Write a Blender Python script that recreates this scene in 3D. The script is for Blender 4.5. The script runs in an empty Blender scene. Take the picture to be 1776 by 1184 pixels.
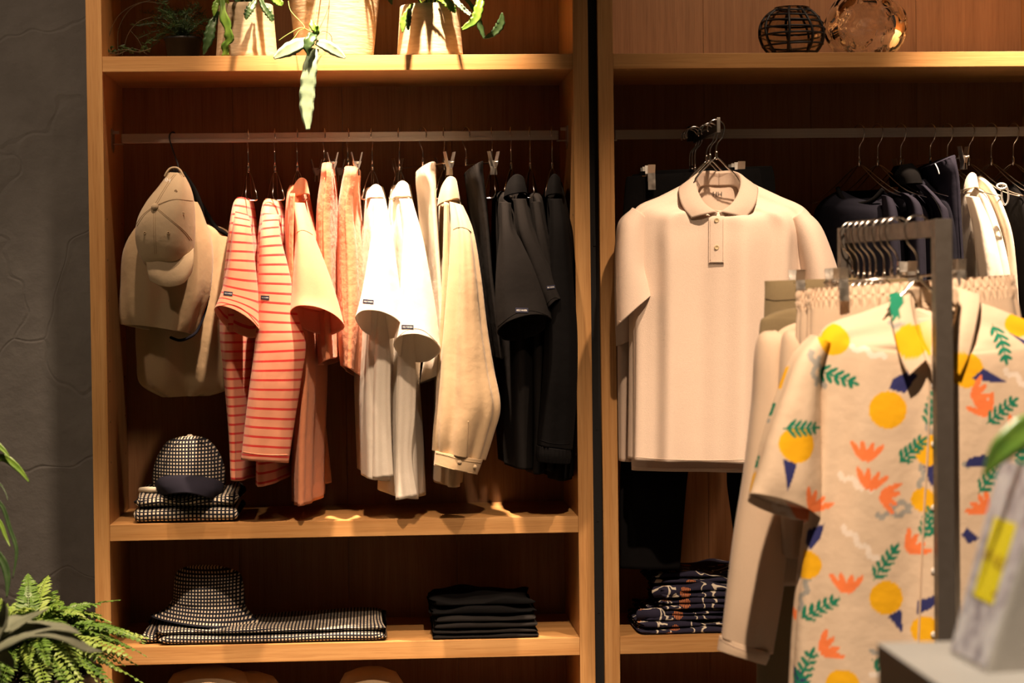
import bpy, bmesh, math, random
from mathutils import Vector, Matrix
from mathutils.bvhtree import BVHTree

random.seed(7)
PI = math.pi
SC = bpy.context.scene
COL = SC.collection

# ------------------------------------------------------------------ camera
FPX = 3800.0                     # focal length in pixels of the 1776 px wide frame
CAM = Vector((0.0, -5.2, 1.40))
YAW, PITCH, ROLL = math.radians(3.50), math.radians(-1.16), 0.0125
F0 = Vector((math.sin(YAW) * math.cos(PITCH), math.cos(YAW) * math.cos(PITCH), math.sin(PITCH)))
R0 = Vector((math.cos(YAW), -math.sin(YAW), 0.0))
U0 = R0.cross(F0)
RV = R0 * math.cos(ROLL) - U0 * math.sin(ROLL)
UV_ = R0 * math.sin(ROLL) + U0 * math.cos(ROLL)
cam_data = bpy.data.cameras.new('camera')
cam_data.sensor_width = 36.0
cam_data.lens = FPX / 1776.0 * 36.0
cam_data.clip_start = 0.05
cam_data.clip_end = 60
cam_data.dof.use_dof = True
cam_data.dof.focus_distance = 5.22
cam_data.dof.aperture_fstop = 3.6
cam = bpy.data.objects.new('camera', cam_data)
M3 = Matrix((RV, UV_, -F0)).transposed()
cam.matrix_world = Matrix.Translation(CAM) @ M3.to_4x4()
COL.objects.link(cam)
SC.camera = cam
SC.view_settings.view_transform = 'Standard'
SC.view_settings.look = 'None'
SC.view_settings.exposure = 0.0
SC.view_settings.gamma = 1.0
SC.view_settings.use_curve_mapping = False


def ray(px, py):
    return F0 + RV * ((px - 888.0) / FPX) - UV_ * ((py - 592.0) / FPX)


def P(px, py, Y=0.0):
    """point of the plane at depth Y (0 = front of the shelving, + towards the wall)"""
    d = ray(px, py)
    return CAM + d * ((Y - CAM.y) / d.y)


def mpp(Y=0.0):
    return (Y - CAM.y) / FPX


# ------------------------------------------------------------------ world and lamps
world = bpy.data.worlds.new('shop_ambient')
SC.world = world
world.use_nodes = True
wb = world.node_tree.nodes['Background']
wb.inputs[0].default_value = (1.0, 0.66, 0.40, 1)
wb.inputs[1].default_value = 0.030


def spot(name, loc, target, power, cone, blend=0.5, size=0.03, color=(1.0, 0.71, 0.48)):
    l = bpy.data.lights.new(name, 'SPOT')
    l.energy = power
    l.spot_size = math.radians(cone)
    l.spot_blend = blend
    l.shadow_soft_size = size
    l.color = color
    o = bpy.data.objects.new(name, l)
    COL.objects.link(o)
    o.location = loc
    d = Vector(target) - Vector(loc)
    o.rotation_euler = d.to_track_quat('-Z', 'Y').to_euler()
    return o


ZL = 3.35
spot('ceiling_spot_left_unit', (0.03, -0.52, ZL), (0.01, 0.02, 1.90), 1700, 33, 1.0)
spot('ceiling_spot_left_fill', (-0.45, -0.62, ZL), (-0.42, 0.0, 0.9), 160, 50, 1.0)
spot('ceiling_spot_low_shelves', (-0.12, -1.70, ZL), (-0.12, 0.0, 0.50), 460, 24, 1.0, 0.05)
spot('ceiling_spot_polo', (1.02, -1.10, ZL), (0.82, -0.20, 1.12), 375, 34, 1.0)
spot('ceiling_spot_right_unit', (1.70, -0.52, ZL), (1.60, 0.02, 1.50), 1300, 33, 1.0)
spot('added_spot_right_top', (1.25, -0.75, ZL), (1.25, 0.35, 2.02), 80, 62, 0.8)  # added wash lamp to brighten the right unit's top compartment
spot('ceiling_spot_rack', (0.50, -2.6, ZL), (0.76, -1.28, 1.08), 640, 52, 0.9)
spot('ceiling_spot_fern', (-0.85, -1.7, ZL), (-0.78, -0.65, 0.65), 850, 32, 0.9)
spot('ceiling_spot_table', (0.7, -3.1, ZL), (1.05, -2.6, 0.9), 540, 50, 0.8, color=(1.0, 0.84, 0.66))
spot('ceiling_spot_wall', (-1.7, -1.6, ZL), (-1.2, 0.45, 1.2), 75, 80, 1.0, 0.08)

# ------------------------------------------------------------------ helpers


def tag(o, label=None, cat=None, group=None, kind=None):
    if label: o['label'] = label
    if cat: o['category'] = cat
    if group: o['group'] = group
    if kind: o['kind'] = kind
    return o


def origin_of(o):
    v = Vector((0, 0, 0))
    while o is not None:
        v += o.location
        o = o.parent
    return v


def thing(name, loc, label, cat, group=None, kind=None):
    o = bpy.data.objects.new(name, None)
    o.empty_display_size = 0.05
    o.location = loc
    COL.objects.link(o)
    return tag(o, label, cat, group, kind)


def mk(name, verts, faces, mat, parent=None, smooth=True, uvs=None, cols=None, sharp=None):
    me = bpy.data.meshes.new(name)
    org = origin_of(parent) if parent else None
    if org is not None:
        verts = [(v[0] - org.x, v[1] - org.y, v[2] - org.z) for v in verts]
    me.from_pydata([tuple(v) for v in verts], [], faces)
    if uvs is not None:
        ul = me.uv_layers.new(name='UVMap')
        li = [0] * len(me.loops)
        me.loops.foreach_get('vertex_index', li)
        flat = []
        for i in li: flat.extend(uvs[i])
        ul.data.foreach_set('uv', flat)
    if cols is not None:
        ca = me.color_attributes.new('print', 'FLOAT_COLOR', 'POINT')
        flat = []
        for c in cols: flat.extend((c[0], c[1], c[2], 1.0))
        ca.data.foreach_set('color', flat)
    if smooth:
        me.polygons.foreach_set('use_smooth', [True] * len(me.polygons))
    me.validate()
    me.update()
    if isinstance(mat, (list, tuple)):
        for m_ in mat: me.materials.append(m_)
    else:
        me.materials.append(mat)
    o = bpy.data.objects.new(name, me)
    COL.objects.link(o)
    if parent: o.parent = parent
    if smooth and sharp:
        pass
    return o


def box(name, lo, hi, mat, parent=None, bevel=0.0015):
    bm = bmesh.new()
    bmesh.ops.create_cube(bm, size=1.0)
    c = [(lo[i] + hi[i]) / 2 for i in range(3)]
    s = [abs(hi[i] - lo[i]) for i in range(3)]
    for v in bm.verts:
        v.co = Vector((c[0] + v.co.x * s[0], c[1] + v.co.y * s[1], c[2] + v.co.z * s[2]))
    if bevel:
        bmesh.ops.bevel(bm, geom=bm.edges[:], offset=bevel, segments=2, affect='EDGES', profile=0.7)
    vs = [v.co.copy() for v in bm.verts]
    bm.verts.index_update()
    fs = [[v.index for v in f.verts] for f in bm.faces]
    bm.free()
    return mk(name, vs, fs, mat, parent, smooth=False)


def cr(p0, p1, p2, p3, t):
    return 0.5 * ((2 * p1) + (-p0 + p2) * t + (2 * p0 - 5 * p1 + 4 * p2 - p3) * t * t + (-p0 + 3 * p1 - 3 * p2 + p3) * t ** 3)


def catmull(rows, m):
    """m+1 samples of a list of number tuples, smooth, uniform in index"""
    n = len(rows)
    out = []
    for i in range(m + 1):
        f = i / m * (n - 1)
        k = min(int(f), n - 2)
        t = f - k
        a = rows[max(k - 1, 0)]; b = rows[k]; c = rows[k + 1]; d = rows[min(k + 2, n - 1)]
        out.append(tuple(cr(a[j], b[j], c[j], d[j], t) for j in range(len(b))))
    return out


def tube_geo(path, r, n=8, cap=True, radii=None, vs=None, fs=None):
    """tube along a list of Vectors"""
    vs = [] if vs is None else vs
    fs = [] if fs is None else fs
    base = len(vs)
    path = [Vector(p) for p in path]
    k = len(path)
    up = None
    for i, p in enumerate(path):
        t = (path[min(i + 1, k - 1)] - path[max(i - 1, 0)])
        if t.length < 1e-9: t = Vector((0, 0, 1))
        t.normalize()
        if up is None:
            up = Vector((1, 0, 0)) if abs(t.x) < 0.8 else Vector((0, 1, 0))
        a = t.cross(up)
        if a.length < 1e-6: a = t.orthogonal()
        a.normalize()
        up = a.cross(t).normalized()
        rr = radii[i] if radii else r
        for j in range(n):
            th = 2 * PI * j / n
            vs.append(p + a * (math.cos(th) * rr) + up * (math.sin(th) * rr))
    for i in range(k - 1):
        for j in range(n):
            a0 = base + i * n + j; a1 = base + i * n + (j + 1) % n
            fs.append((a0, a1, a1 + n, a0 + n))
    if cap:
        fs.append(tuple(base + j for j in range(n))[::-1])
        fs.append(tuple(base + (k - 1) * n + j for j in range(n)))
    return vs, fs


def tube(name, path, r, mat, parent=None, n=8, radii=None, smoothpath=0):
    if smoothpath:
        path = [Vector(p) for p in catmull([tuple(p) for p in path], smoothpath)]
    vs, fs = tube_geo(path, r, n, True, radii)
    return mk(name, vs, fs, mat, parent)


def lathe(name, prof, center, mat, parent=None, n=48, warp=None, warp_rows=9999):
    vs, fs, uv = [], [], []
    for i, (r, z) in enumerate(prof):
        for j in range(n):
            th = 2 * PI * j / n
            rr = r * (1 + (warp(th, z) if warp and i < warp_rows else 0))
            vs.append((center[0] + rr * math.cos(th), center[1] + rr * math.sin(th), center[2] + z))
            uv.append((j / n, z))
    for i in range(len(prof) - 1):
        for j in range(n):
            a = i * n + j; b = i * n + (j + 1) % n
            fs.append((a, b, b + n, a + n))
    if prof[0][0] > 1e-5: fs.append(tuple(range(n))[::-1])
    if prof[-1][0] > 1e-5: fs.append(tuple((len(prof) - 1) * n + j for j in range(n)))
    return mk(name, vs, fs, mat, parent, uvs=uv)


# loft of closed cross-sections.  row = (xl, yl, xr, yr, Y, ry, raise_front, skew): the chord from (xl,yl) to (xr,yr) stands at depth Y,
# the section is ry deep; the front is raised by raise_front metres and shifted sideways by -skew metres
def loft(name, rows, mat, parent, m=60, n=56, folds=(), open_top=False, open_bottom=True, lining=10, thick=0.003,
         grow=0.7, print_fn=None, gather=None, bot_cap_in=None, fold_top=0.15, shape=1.0):
    rows = [tuple(r) + (0.0,) * (8 - len(r)) for r in rows]
    R = catmull(rows, m)
    rings = []
    ulen = 0.0
    prev = None
    vs, uvs, cols = [], [], []

    def ring(i, shrink=0.0):
        r = R[i]
        v = i / m
        L = P(r[0], r[1], r[4]); Q = P(r[2], r[3], r[4])
        mid = (L + Q) / 2
        half = (Q - L) / 2
        sk = r[7]
        hl = half.length
        rx = math.sqrt(max(hl * hl - sk * sk, (0.25 * hl) ** 2)) if hl > 1e-6 else 0
        hd = half.normalized() if hl > 1e-6 else Vector((1, 0, 0))
        rx = max(rx - shrink, 0.0005); ry = max(r[5] - shrink, 0.0005)
        pts = []
        w = fold_top + (1 - fold_top) * v ** grow
        for j in range(n):
            th = 2 * PI * j / n
            c, s = math.cos(th), math.sin(th)
            if shape != 1.0:
                c2 = math.copysign(abs(c) ** shape, c); s2 = math.copysign(abs(s) ** shape, s)
            else:
                c2, s2 = c, s
            d = 0.0
            for (k, amp, ph, tw) in folds:
                d += amp * math.sin(k * th + ph + tw * v)
            d *= w
            if gather:
                for (g0, g1, gk, ga) in gather:
                    if g0 <= v <= g1:
                        d += ga * math.sin(gk * th) * math.sin(PI * (v - g0) / (g1 - g0)) + ga * 0.4 * math.sin(gk * 1.7 * th + 1)
            nx, ny = c / max(rx, 1e-4), s / max(ry, 1e-4)
            nl = math.hypot(nx, ny)
            nx /= nl; ny /= nl
            p = mid + hd * (rx * c2 + nx * d + sk * s) + Vector((0, ry * s2 + ny * d, (-r[6] * s) if r[6] > 0 else (r[6] * max(0.0, -s) ** 1.3)))
            pts.append(p)
        return pts, mid, r

    vlen = 0.0
    for i in range(m + 1):
        pts, mid, r = ring(i)
        if prev is not None: vlen += (mid - prev).length
        prev = mid
        hw = max((P(r[2], r[3], r[4]) - P(r[0], r[1], r[4])).length, 0.02)
        for j, p in enumerate(pts):
            vs.append(p)
            th = 2 * PI * j / n
            uvs.append((math.cos(th) * hw * 0.5 * 1.1, vlen))
            if print_fn:
                c = math.cos(th)
                xm = (r[0] + r[2]) / 2 + (r[2] - r[0]) / 2 * c
                ym = (r[1] + r[3]) / 2 + (r[3] - r[1]) / 2 * c + ((r[6] * math.sin(th)) if r[6] > 0 else (-r[6] * max(0.0, -math.sin(th)) ** 1.3)) / mpp(r[4])
                cols.append(print_fn(xm, ym, math.sin(th)))
    fs = []

    def strip(a, b, flip=False):
        for j in range(n):
            k = (j + 1) % n
            q = (a + j, a + k, b + k, b + j)
            fs.append(q if flip else q[::-1])
    for i in range(m): strip(i * n, (i + 1) * n)

    def inner(order, flip):
        last = order[0] * n
        for idx, i in enumerate(order):
            pts, mid, r = ring(i, thick if idx else thick * 0.6)
            b = len(vs)
            for j, p in enumerate(pts):
                vs.append(p); uvs.append(uvs[i * n + j])
                if print_fn:
                    c0 = cols[i * n + j]
                    cols.append(tuple(0.9 * x + 0.1 * y for x, y in zip(c0, (0.8, 0.72, 0.62))))
            strip(last, b, flip)
            last = b
        return last

    def close(start, flip):
        cen = Vector((0, 0, 0))
        for j in range(n): cen += Vector(vs[start + j])
        vs.append(cen / n); uvs.append((0, uvs[start][1]))
        if print_fn: cols.append(cols[start])
        ci = len(vs) - 1
        for j in range(n):
            k = (j + 1) % n
            fs.append((start + j, start + k, ci) if flip else (start + k, start + j, ci))
    if open_bottom:
        order = [max(m - q, 0) for q in range(0, lining + 1)]
        last = inner(order, False)
        close(last, True)
    else:
        close(m * n, True) if False else close(m * n, False)
    if open_top:
        order = [min(q, m) for q in range(0, lining + 1)]
        last = inner(order, True)
        close(last, False)
    else:
        close(0, True)
    o = mk(name, vs, fs, mat, parent, uvs=uvs, cols=cols if print_fn else None)
    return o


def bvh_of(*objs):
    vs, fs = [], []
    for o in objs:
        b = len(vs)
        off = origin_of(o)
        vs += [v.co + off for v in o.data.vertices]
        fs += [[b + i for i in p.vertices] for p in o.data.polygons]
    return BVHTree.FromPolygons(vs, fs)


def on_surf(bvh, px, py, lift=0.001):
    d = ray(px, py).normalized()
    hit = bvh.ray_cast(CAM, d)
    if hit[0] is None: return None
    nrm = hit[1]
    if nrm.dot(d) > 0: nrm = -nrm
    return hit[0] + nrm * lift


def patch(name, bvh, cx, cy, w, h, ang, mat, parent, nx=6, ny=3, lift=0.0012):
    """small cloth patch that follows the surface it is sewn on"""
    ca, sa = math.cos(ang), math.sin(ang)
    vs, fs = [], []
    ok = True
    lastp = None
    for layer in (lift, lift - 0.0015):
        for j in range(ny + 1):
            for i in range(nx + 1):
                u = (i / nx - 0.5) * w; v = (j / ny - 0.5) * h
                p = on_surf(bvh, cx + u * ca - v * sa, cy + u * sa + v * ca, layer)
                if p is None or (lastp is not None and (p - lastp).length > 0.05): p = lastp
                if p is None: return None
                lastp = p
                vs.append(p)
    k = (nx + 1) * (ny + 1)
    for j in range(ny):
        for i in range(nx):
            a = j * (nx + 1) + i
            fs.append((a, a + nx + 1, a + nx + 2, a + 1))
            fs.append((k + a, k + a + 1, k + a + nx + 2, k + a + nx + 1))
    rim = [i for i in range(nx + 1)] + [j * (nx + 1) + nx for j in range(1, ny + 1)] + \
          [ny * (nx + 1) + i for i in range(nx - 1, -1, -1)] + [j * (nx + 1) for j in range(ny - 1, 0, -1)]
    for q in range(len(rim)):
        a, b = rim[q], rim[(q + 1) % len(rim)]
        fs.append((a, b, b + k, a + k))
    return mk(name, vs, fs, mat, parent, smooth=False)


def text_geo(s, size=1.0):
    cu = bpy.data.curves.new('lettering', 'FONT')
    cu.body = s
    cu.size = size
    cu.align_x = 'CENTER'; cu.align_y = 'CENTER'
    cu.resolution_u = 3
    o = bpy.data.objects.new('lettering', cu)
    COL.objects.link(o)
    dg = bpy.context.evaluated_depsgraph_get()
    me = bpy.data.meshes.new_from_object(o.evaluated_get(dg))
    vs = [v.co.copy() for v in me.vertices]
    fs = [tuple(p.vertices) for p in me.polygons]
    bpy.data.objects.remove(o); bpy.data.curves.remove(cu); bpy.data.meshes.remove(me)
    return vs, fs


def lettering(s, bvh, cx, cy, wpx, ang, mat, parent, lift=0.0022, squash=1.0, name='lettering'):
    vs, fs = text_geo(s)
    if not vs: return None
    x0 = min(v.x for v in vs); x1 = max(v.x for v in vs)
    y0 = min(v.y for v in vs); y1 = max(v.y for v in vs)
    sc = wpx / (x1 - x0)
    ca, sa = math.cos(ang), math.sin(ang)
    out = []
    last = None
    for v in vs:
        u = (v.x - (x0 + x1) / 2) * sc; w = -(v.y - (y0 + y1) / 2) * sc * squash
        p = on_surf(bvh, cx + u * ca - w * sa, cy + u * sa + w * ca, lift)
        if p is None: p = last
        if p is None: return None
        last = p
        out.append(p)
    return mk(name, out, fs, mat, parent, smooth=False)


def seam(name, bvh, pts, w, mat, parent, lift=0.0012, steps=24):
    """thin stitched line that follows the cloth"""
    pp = catmull(pts, steps)
    path = []
    for (x, y) in pp:
        p = on_surf(bvh, x, y, lift * 0.2)
        if p is not None and (not path or (p - path[-1]).length < 0.06): path.append(p)
    if len(path) < 3: return None
    vs, fs = tube_geo(path, w, 6)
    return mk(name, vs, fs, mat, parent)


# ------------------------------------------------------------------ materials
def new_mat(name):
    m = bpy.data.materials.new(name)
    m.use_nodes = True
    nt = m.node_tree
    b = nt.nodes['Principled BSDF']
    return m, nt, b


def N(nt, t, **kw):
    n = nt.nodes.new(t)
    for k, v in kw.items(): setattr(n, k, v)
    return n


def ramp(nt, stops):
    r = nt.nodes.new('ShaderNodeValToRGB')
    cr_ = r.color_ramp
    while len(cr_.elements) > 1: cr_.elements.remove(cr_.elements[-1])
    cr_.elements[0].position = stops[0][0]; cr_.elements[0].color = tuple(stops[0][1]) + (1,)
    for p, c in stops[1:]:
        e = cr_.elements.new(p); e.color = tuple(c) + (1,)
    return r


def mathn(nt, op, a, b=None):
    n = nt.nodes.new('ShaderNodeMath'); n.operation = op
    for i, v in enumerate((a, b)):
        if v is None: continue
        if isinstance(v, (int, float)): n.inputs[i].default_value = v
        else: nt.links.new(v, n.inputs[i])
    return n.outputs[0]


def wood(name, axis, c0=(0.42, 0.205, 0.065), c1=(0.55, 0.31, 0.12), rough=0.45, dark=1.0):
    m, nt, b = new_mat(name)
    tc = N(nt, 'ShaderNodeTexCoord')
    oi = N(nt, 'ShaderNodeObjectInfo')
    sep = N(nt, 'ShaderNodeVectorMath', operation='ADD')
    mul = N(nt, 'ShaderNodeVectorMath', operation='SCALE')
    comb = N(nt, 'ShaderNodeCombineXYZ')
    for i in range(3): nt.links.new(oi.outputs['Random'], comb.inputs[i])
    nt.links.new(comb.outputs[0], mul.inputs[0]); mul.inputs['Scale'].default_value = 13.0
    nt.links.new(tc.outputs['Object'], sep.inputs[0]); nt.links.new(mul.outputs[0], sep.inputs[1])
    mp = N(nt, 'ShaderNodeMapping')
    nt.links.new(sep.outputs[0], mp.inputs[0])
    st = {'x': (1.1, 48, 48), 'z': (48, 48, 1.1), 'y': (48, 1.1, 48)}[axis]
    mp.inputs['Scale'].default_value = st
    n1 = N(nt, 'ShaderNodeTexNoise'); n1.inputs['Scale'].default_value = 1.3; n1.inputs['Detail'].default_value = 6; n1.inputs['Distortion'].default_value = 0.6
    nt.links.new(mp.outputs[0], n1.inputs['Vector'])
    mp2 = N(nt, 'ShaderNodeMapping')
    nt.links.new(sep.outputs[0], mp2.inputs[0])
    mp2.inputs['Scale'].default_value = tuple(q * 6 for q in st)
    n2 = N(nt, 'ShaderNodeTexNoise'); n2.inputs['Scale'].default_value = 1.6; n2.inputs['Detail'].default_value = 3
    nt.links.new(mp2.outputs[0], n2.inputs['Vector'])
    r1 = ramp(nt, [(0.30, tuple(q * dark for q in c0)), (0.72, tuple(q * dark for q in c1))])
    nt.links.new(n1.outputs['Fac'], r1.inputs[0])
    r2 = ramp(nt, [(0.36, (0.70, 0.62, 0.55)), (0.50, (1, 1, 1))])
    nt.links.new(n2.outputs['Fac'], r2.inputs[0])
    mx = N(nt, 'ShaderNodeMix', data_type='RGBA', blend_type='MULTIPLY')
    mx.inputs[0].default_value = 0.5
    nt.links.new(r1.outputs[0], mx.inputs[6]); nt.links.new(r2.outputs[0], mx.inputs[7])
    nt.links.new(mx.outputs[2], b.inputs['Base Color'])
    b.inputs['Roughness'].default_value = rough
    bp = N(nt, 'ShaderNodeBump'); bp.inputs['Strength'].default_value = 0.12; bp.inputs['Distance'].default_value = 0.001
    nt.links.new(n2.outputs['Fac'], bp.inputs['Height']); nt.links.new(bp.outputs[0], b.inputs['Normal'])
    return m


def cloth_bump(nt, b, fine=900, coarse=22, fs=0.12, cs=0.25):
    tc = N(nt, 'ShaderNodeTexCoord')
    n1 = N(nt, 'ShaderNodeTexNoise'); n1.inputs['Scale'].default_value = fine; n1.inputs['Detail'].default_value = 2
    n2 = N(nt, 'ShaderNodeTexNoise'); n2.inputs['Scale'].default_value = coarse; n2.inputs['Detail'].default_value = 4
    nt.links.new(tc.outputs['Object'], n1.inputs['Vector'])
    nt.links.new(tc.outputs['Object'], n2.inputs['Vector'])
    b1 = N(nt, 'ShaderNodeBump'); b1.inputs['Strength'].default_value = cs * 0.45; b1.inputs['Distance'].default_value = 0.02
    b2 = N(nt, 'ShaderNodeBump'); b2.inputs['Strength'].default_value = fs; b2.inputs['Distance'].default_value = 0.002
    nt.links.new(n2.outputs['Fac'], b1.inputs['Height'])
    nt.links.new(n1.outputs['Fac'], b2.inputs['Height'])
    nt.links.new(b1.outputs[0], b2.inputs['Normal'])
    nt.links.new(b2.outputs[0], b.inputs['Normal'])
    return n1, n2


def fabric(name, rgb, rough=0.9, fine=900, coarse=22, fs=0.12, cs=0.25, sheen=0.15, trans=0.0, var=0.12, spec=0.2):
    m, nt, b = new_mat(name)
    b.inputs['Roughness'].default_value = rough
    b.inputs['Specular IOR Level'].default_value = spec
    b.inputs['Sheen Weight'].default_value = sheen
    n1, n2 = cloth_bump(nt, b, fine, coarse, fs, cs)
    r = ramp(nt, [(0.3, tuple(q * (1 - var) for q in rgb)), (0.7, rgb)])
    nt.links.new(n1.outputs['Fac'], r.inputs[0])
    nt.links.new(r.outputs[0], b.inputs['Base Color'])
    if trans: see_light(nt, b, r.outputs[0], trans)
    return m


def see_light(nt, b, col, amount):
    """thin cloth lets some light through"""
    tr = N(nt, 'ShaderNodeBsdfTranslucent')
    nt.links.new(col, tr.inputs['Color'])
    ms = N(nt, 'ShaderNodeMixShader'); ms.inputs[0].default_value = amount
    nt.links.new(b.outputs[0], ms.inputs[1]); nt.links.new(tr.outputs[0], ms.inputs[2])
    nt.links.new(ms.outputs[0], nt.nodes['Material Output'].inputs['Surface'])


def stripes(name, base, line, pitch=0.0215, width=0.24, offset=0.0):
    m, nt, b = new_mat(name)
    b.inputs['Roughness'].default_value = 0.92
    b.inputs['Specular IOR Level'].default_value = 0.15
    b.inputs['Sheen Weight'].default_value = 0.15
    cloth_bump(nt, b, 1100, 18, 0.15, 0.2)
    uv = N(nt, 'ShaderNodeUVMap'); uv.uv_map = 'UVMap'
    sp = N(nt, 'ShaderNodeSeparateXYZ'); nt.links.new(uv.outputs[0], sp.inputs[0])
    f = mathn(nt, 'FRACT', mathn(nt, 'ADD', mathn(nt, 'DIVIDE', sp.outputs[1], pitch), offset))
    k = mathn(nt, 'LESS_THAN', f, width)
    mx = N(nt, 'ShaderNodeMix', data_type='RGBA')
    nt.links.new(k, mx.inputs[0])
    mx.inputs[6].default_value = base + (1,); mx.inputs[7].default_value = line + (1,)
    nt.links.new(mx.outputs[2], b.inputs['Base Color'])
    see_light(nt, b, mx.outputs[2], 0.18)
    return m


def gingham(name, dark, light, pitch=0.0096, frac=0.55):
    m, nt, b = new_mat(name)
    b.inputs['Roughness'].default_value = 0.9
    b.inputs['Specular IOR Level'].default_value = 0.2
    cloth_bump(nt, b, 1200, 30, 0.12, 0.25)
    uv = N(nt, 'ShaderNodeUVMap'); uv.uv_map = 'UVMap'
    sp = N(nt, 'ShaderNodeSeparateXYZ'); nt.links.new(uv.outputs[0], sp.inputs[0])
    fx = mathn(nt, 'LESS_THAN', mathn(nt, 'FRACT', mathn(nt, 'DIVIDE', sp.outputs[0], pitch)), frac)
    fy = mathn(nt, 'LESS_THAN', mathn(nt, 'FRACT', mathn(nt, 'DIVIDE', sp.outputs[1], pitch)), frac)
    k = mathn(nt, 'MULTIPLY', fx, fy)
    mx = N(nt, 'ShaderNodeMix', data_type='RGBA')
    nt.links.new(k, mx.inputs[0])
    mx.inputs[6].default_value = dark + (1,); mx.inputs[7].default_value = light + (1,)
    nt.links.new(mx.outputs[2], b.inputs['Base Color'])
    return m


def metal(name, rgb, rough=0.3, metallic=1.0, bump=0.0):
    m, nt, b = new_mat(name)
    tc = N(nt, 'ShaderNodeTexCoord')
    n1 = N(nt, 'ShaderNodeTexNoise'); n1.inputs['Scale'].default_value = 60; n1.inputs['Detail'].default_value = 3
    nt.links.new(tc.outputs['Object'], n1.inputs['Vector'])
    r = ramp(nt, [(0.3, (rough * 0.8,) * 3), (0.7, (rough * 1.2,) * 3)])
    nt.links.new(n1.outputs['Fac'], r.inputs[0])
    nt.links.new(r.outputs[0], b.inputs['Roughness'])
    b.inputs['Base Color'].default_value = rgb + (1,)
    b.inputs['Metallic'].default_value = metallic
    return m


def leafmat(name, c0, c1, scale=30, rough=0.45, trans=0.25):
    m, nt, b = new_mat(name)
    tc = N(nt, 'ShaderNodeTexCoord')
    n1 = N(nt, 'ShaderNodeTexNoise'); n1.inputs['Scale'].default_value = scale; n1.inputs['Detail'].default_value = 4
    nt.links.new(tc.outputs['Object'], n1.inputs['Vector'])
    r = ramp(nt, [(0.3, c0), (0.7, c1)])
    nt.links.new(n1.outputs['Fac'], r.inputs[0])
    nt.links.new(r.outputs[0], b.inputs['Base Color'])
    b.inputs['Roughness'].default_value = rough
    tr = N(nt, 'ShaderNodeBsdfTranslucent')
    nt.links.new(r.outputs[0], tr.inputs['Color'])
    ms = N(nt, 'ShaderNodeMixShader'); ms.inputs[0].default_value = trans
    out = nt.nodes['Material Output']
    nt.links.new(b.outputs[0], ms.inputs[1]); nt.links.new(tr.outputs[0], ms.inputs[2])
    nt.links.new(ms.outputs[0], out.inputs['Surface'])
    bp = N(nt, 'ShaderNodeBump'); bp.inputs['Strength'].default_value = 0.2; bp.inputs['Distance'].default_value = 0.003
    nt.links.new(n1.outputs['Fac'], bp.inputs['Height']); nt.links.new(bp.outputs[0], b.inputs['Normal'])
    return m


def plaster(name):
    m, nt, b = new_mat(name)
    tc = N(nt, 'ShaderNodeTexCoord')
    nz = N(nt, 'ShaderNodeTexNoise'); nz.inputs['Scale'].default_value = 2.2; nz.inputs['Detail'].default_value = 3
    nt.links.new(tc.outputs['Object'], nz.inputs['Vector'])
    mxv = N(nt, 'ShaderNodeMix', data_type='VECTOR'); mxv.inputs[0].default_value = 0.35
    nt.links.new(tc.outputs['Object'], mxv.inputs[4]); nt.links.new(nz.outputs['Color'], mxv.inputs[5])
    vo = N(nt, 'ShaderNodeTexVoronoi', feature='DISTANCE_TO_EDGE'); vo.inputs['Scale'].default_value = 3.6
    nt.links.new(mxv.outputs[1], vo.inputs['Vector'])
    rr = ramp(nt, [(0.0, (0.2, 0.2, 0.2)), (0.012, (1, 1, 1)), (0.05, (0.55, 0.55, 0.55)), (0.2, (0.5, 0.5, 0.5))])
    nt.links.new(vo.outputs['Distance'], rr.inputs[0])
    n2 = N(nt, 'ShaderNodeTexNoise'); n2.inputs['Scale'].default_value = 9; n2.inputs['Detail'].default_value = 8; n2.inputs['Roughness'].default_value = 0.62
    nt.links.new(tc.outputs['Object'], n2.inputs['Vector'])
    bp = N(nt, 'ShaderNodeBump'); bp.inputs['Strength'].default_value = 0.35; bp.inputs['Distance'].default_value = 0.006
    nt.links.new(rr.outputs[0], bp.inputs['Height'])
    b2 = N(nt, 'ShaderNodeBump'); b2.inputs['Strength'].default_value = 0.35; b2.inputs['Distance'].default_value = 0.02
    nt.links.new(n2.outputs['Fac'], b2.inputs['Height']); nt.links.new(bp.outputs[0], b2.inputs['Normal'])
    nt.links.new(b2.outputs[0], b.inputs['Normal'])
    r = ramp(nt, [(0.3, (0.20, 0.195, 0.19)), (0.7, (0.26, 0.255, 0.25))])
    nt.links.new(n2.outputs['Fac'], r.inputs[0])
    nt.links.new(r.outputs[0], b.inputs['Base Color'])
    b.inputs['Roughness'].default_value = 0.75
    return m


def ceramic(name, c0=(0.66, 0.56, 0.42), c1=(0.78, 0.68, 0.53)):
    m, nt, b = new_mat(name)
    tc = N(nt, 'ShaderNodeTexCoord')
    mp = N(nt, 'ShaderNodeMapping'); mp.inputs['Scale'].default_value = (14, 14, 70)
    nt.links.new(tc.outputs['Object'], mp.inputs[0])
    n1 = N(nt, 'ShaderNodeTexNoise'); n1.inputs['Scale'].default_value = 2.0; n1.inputs['Detail'].default_value = 5
    nt.links.new(mp.outputs[0], n1.inputs['Vector'])
    r = ramp(nt, [(0.26, (0.20, 0.13, 0.07)), (0.31, c0), (0.7, c1)])
    nt.links.new(n1.outputs['Fac'], r.inputs[0])
    nt.links.new(r.outputs[0], b.inputs['Base Color'])
    b.inputs['Roughness'].default_value = 0.75
    bp = N(nt, 'ShaderNodeBump'); bp.inputs['Strength'].default_value = 0.4; bp.inputs['Distance'].default_value = 0.003
    nt.links.new(n1.outputs['Fac'], bp.inputs['Height']); nt.links.new(bp.outputs[0], b.inputs['Normal'])
    return m


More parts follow.
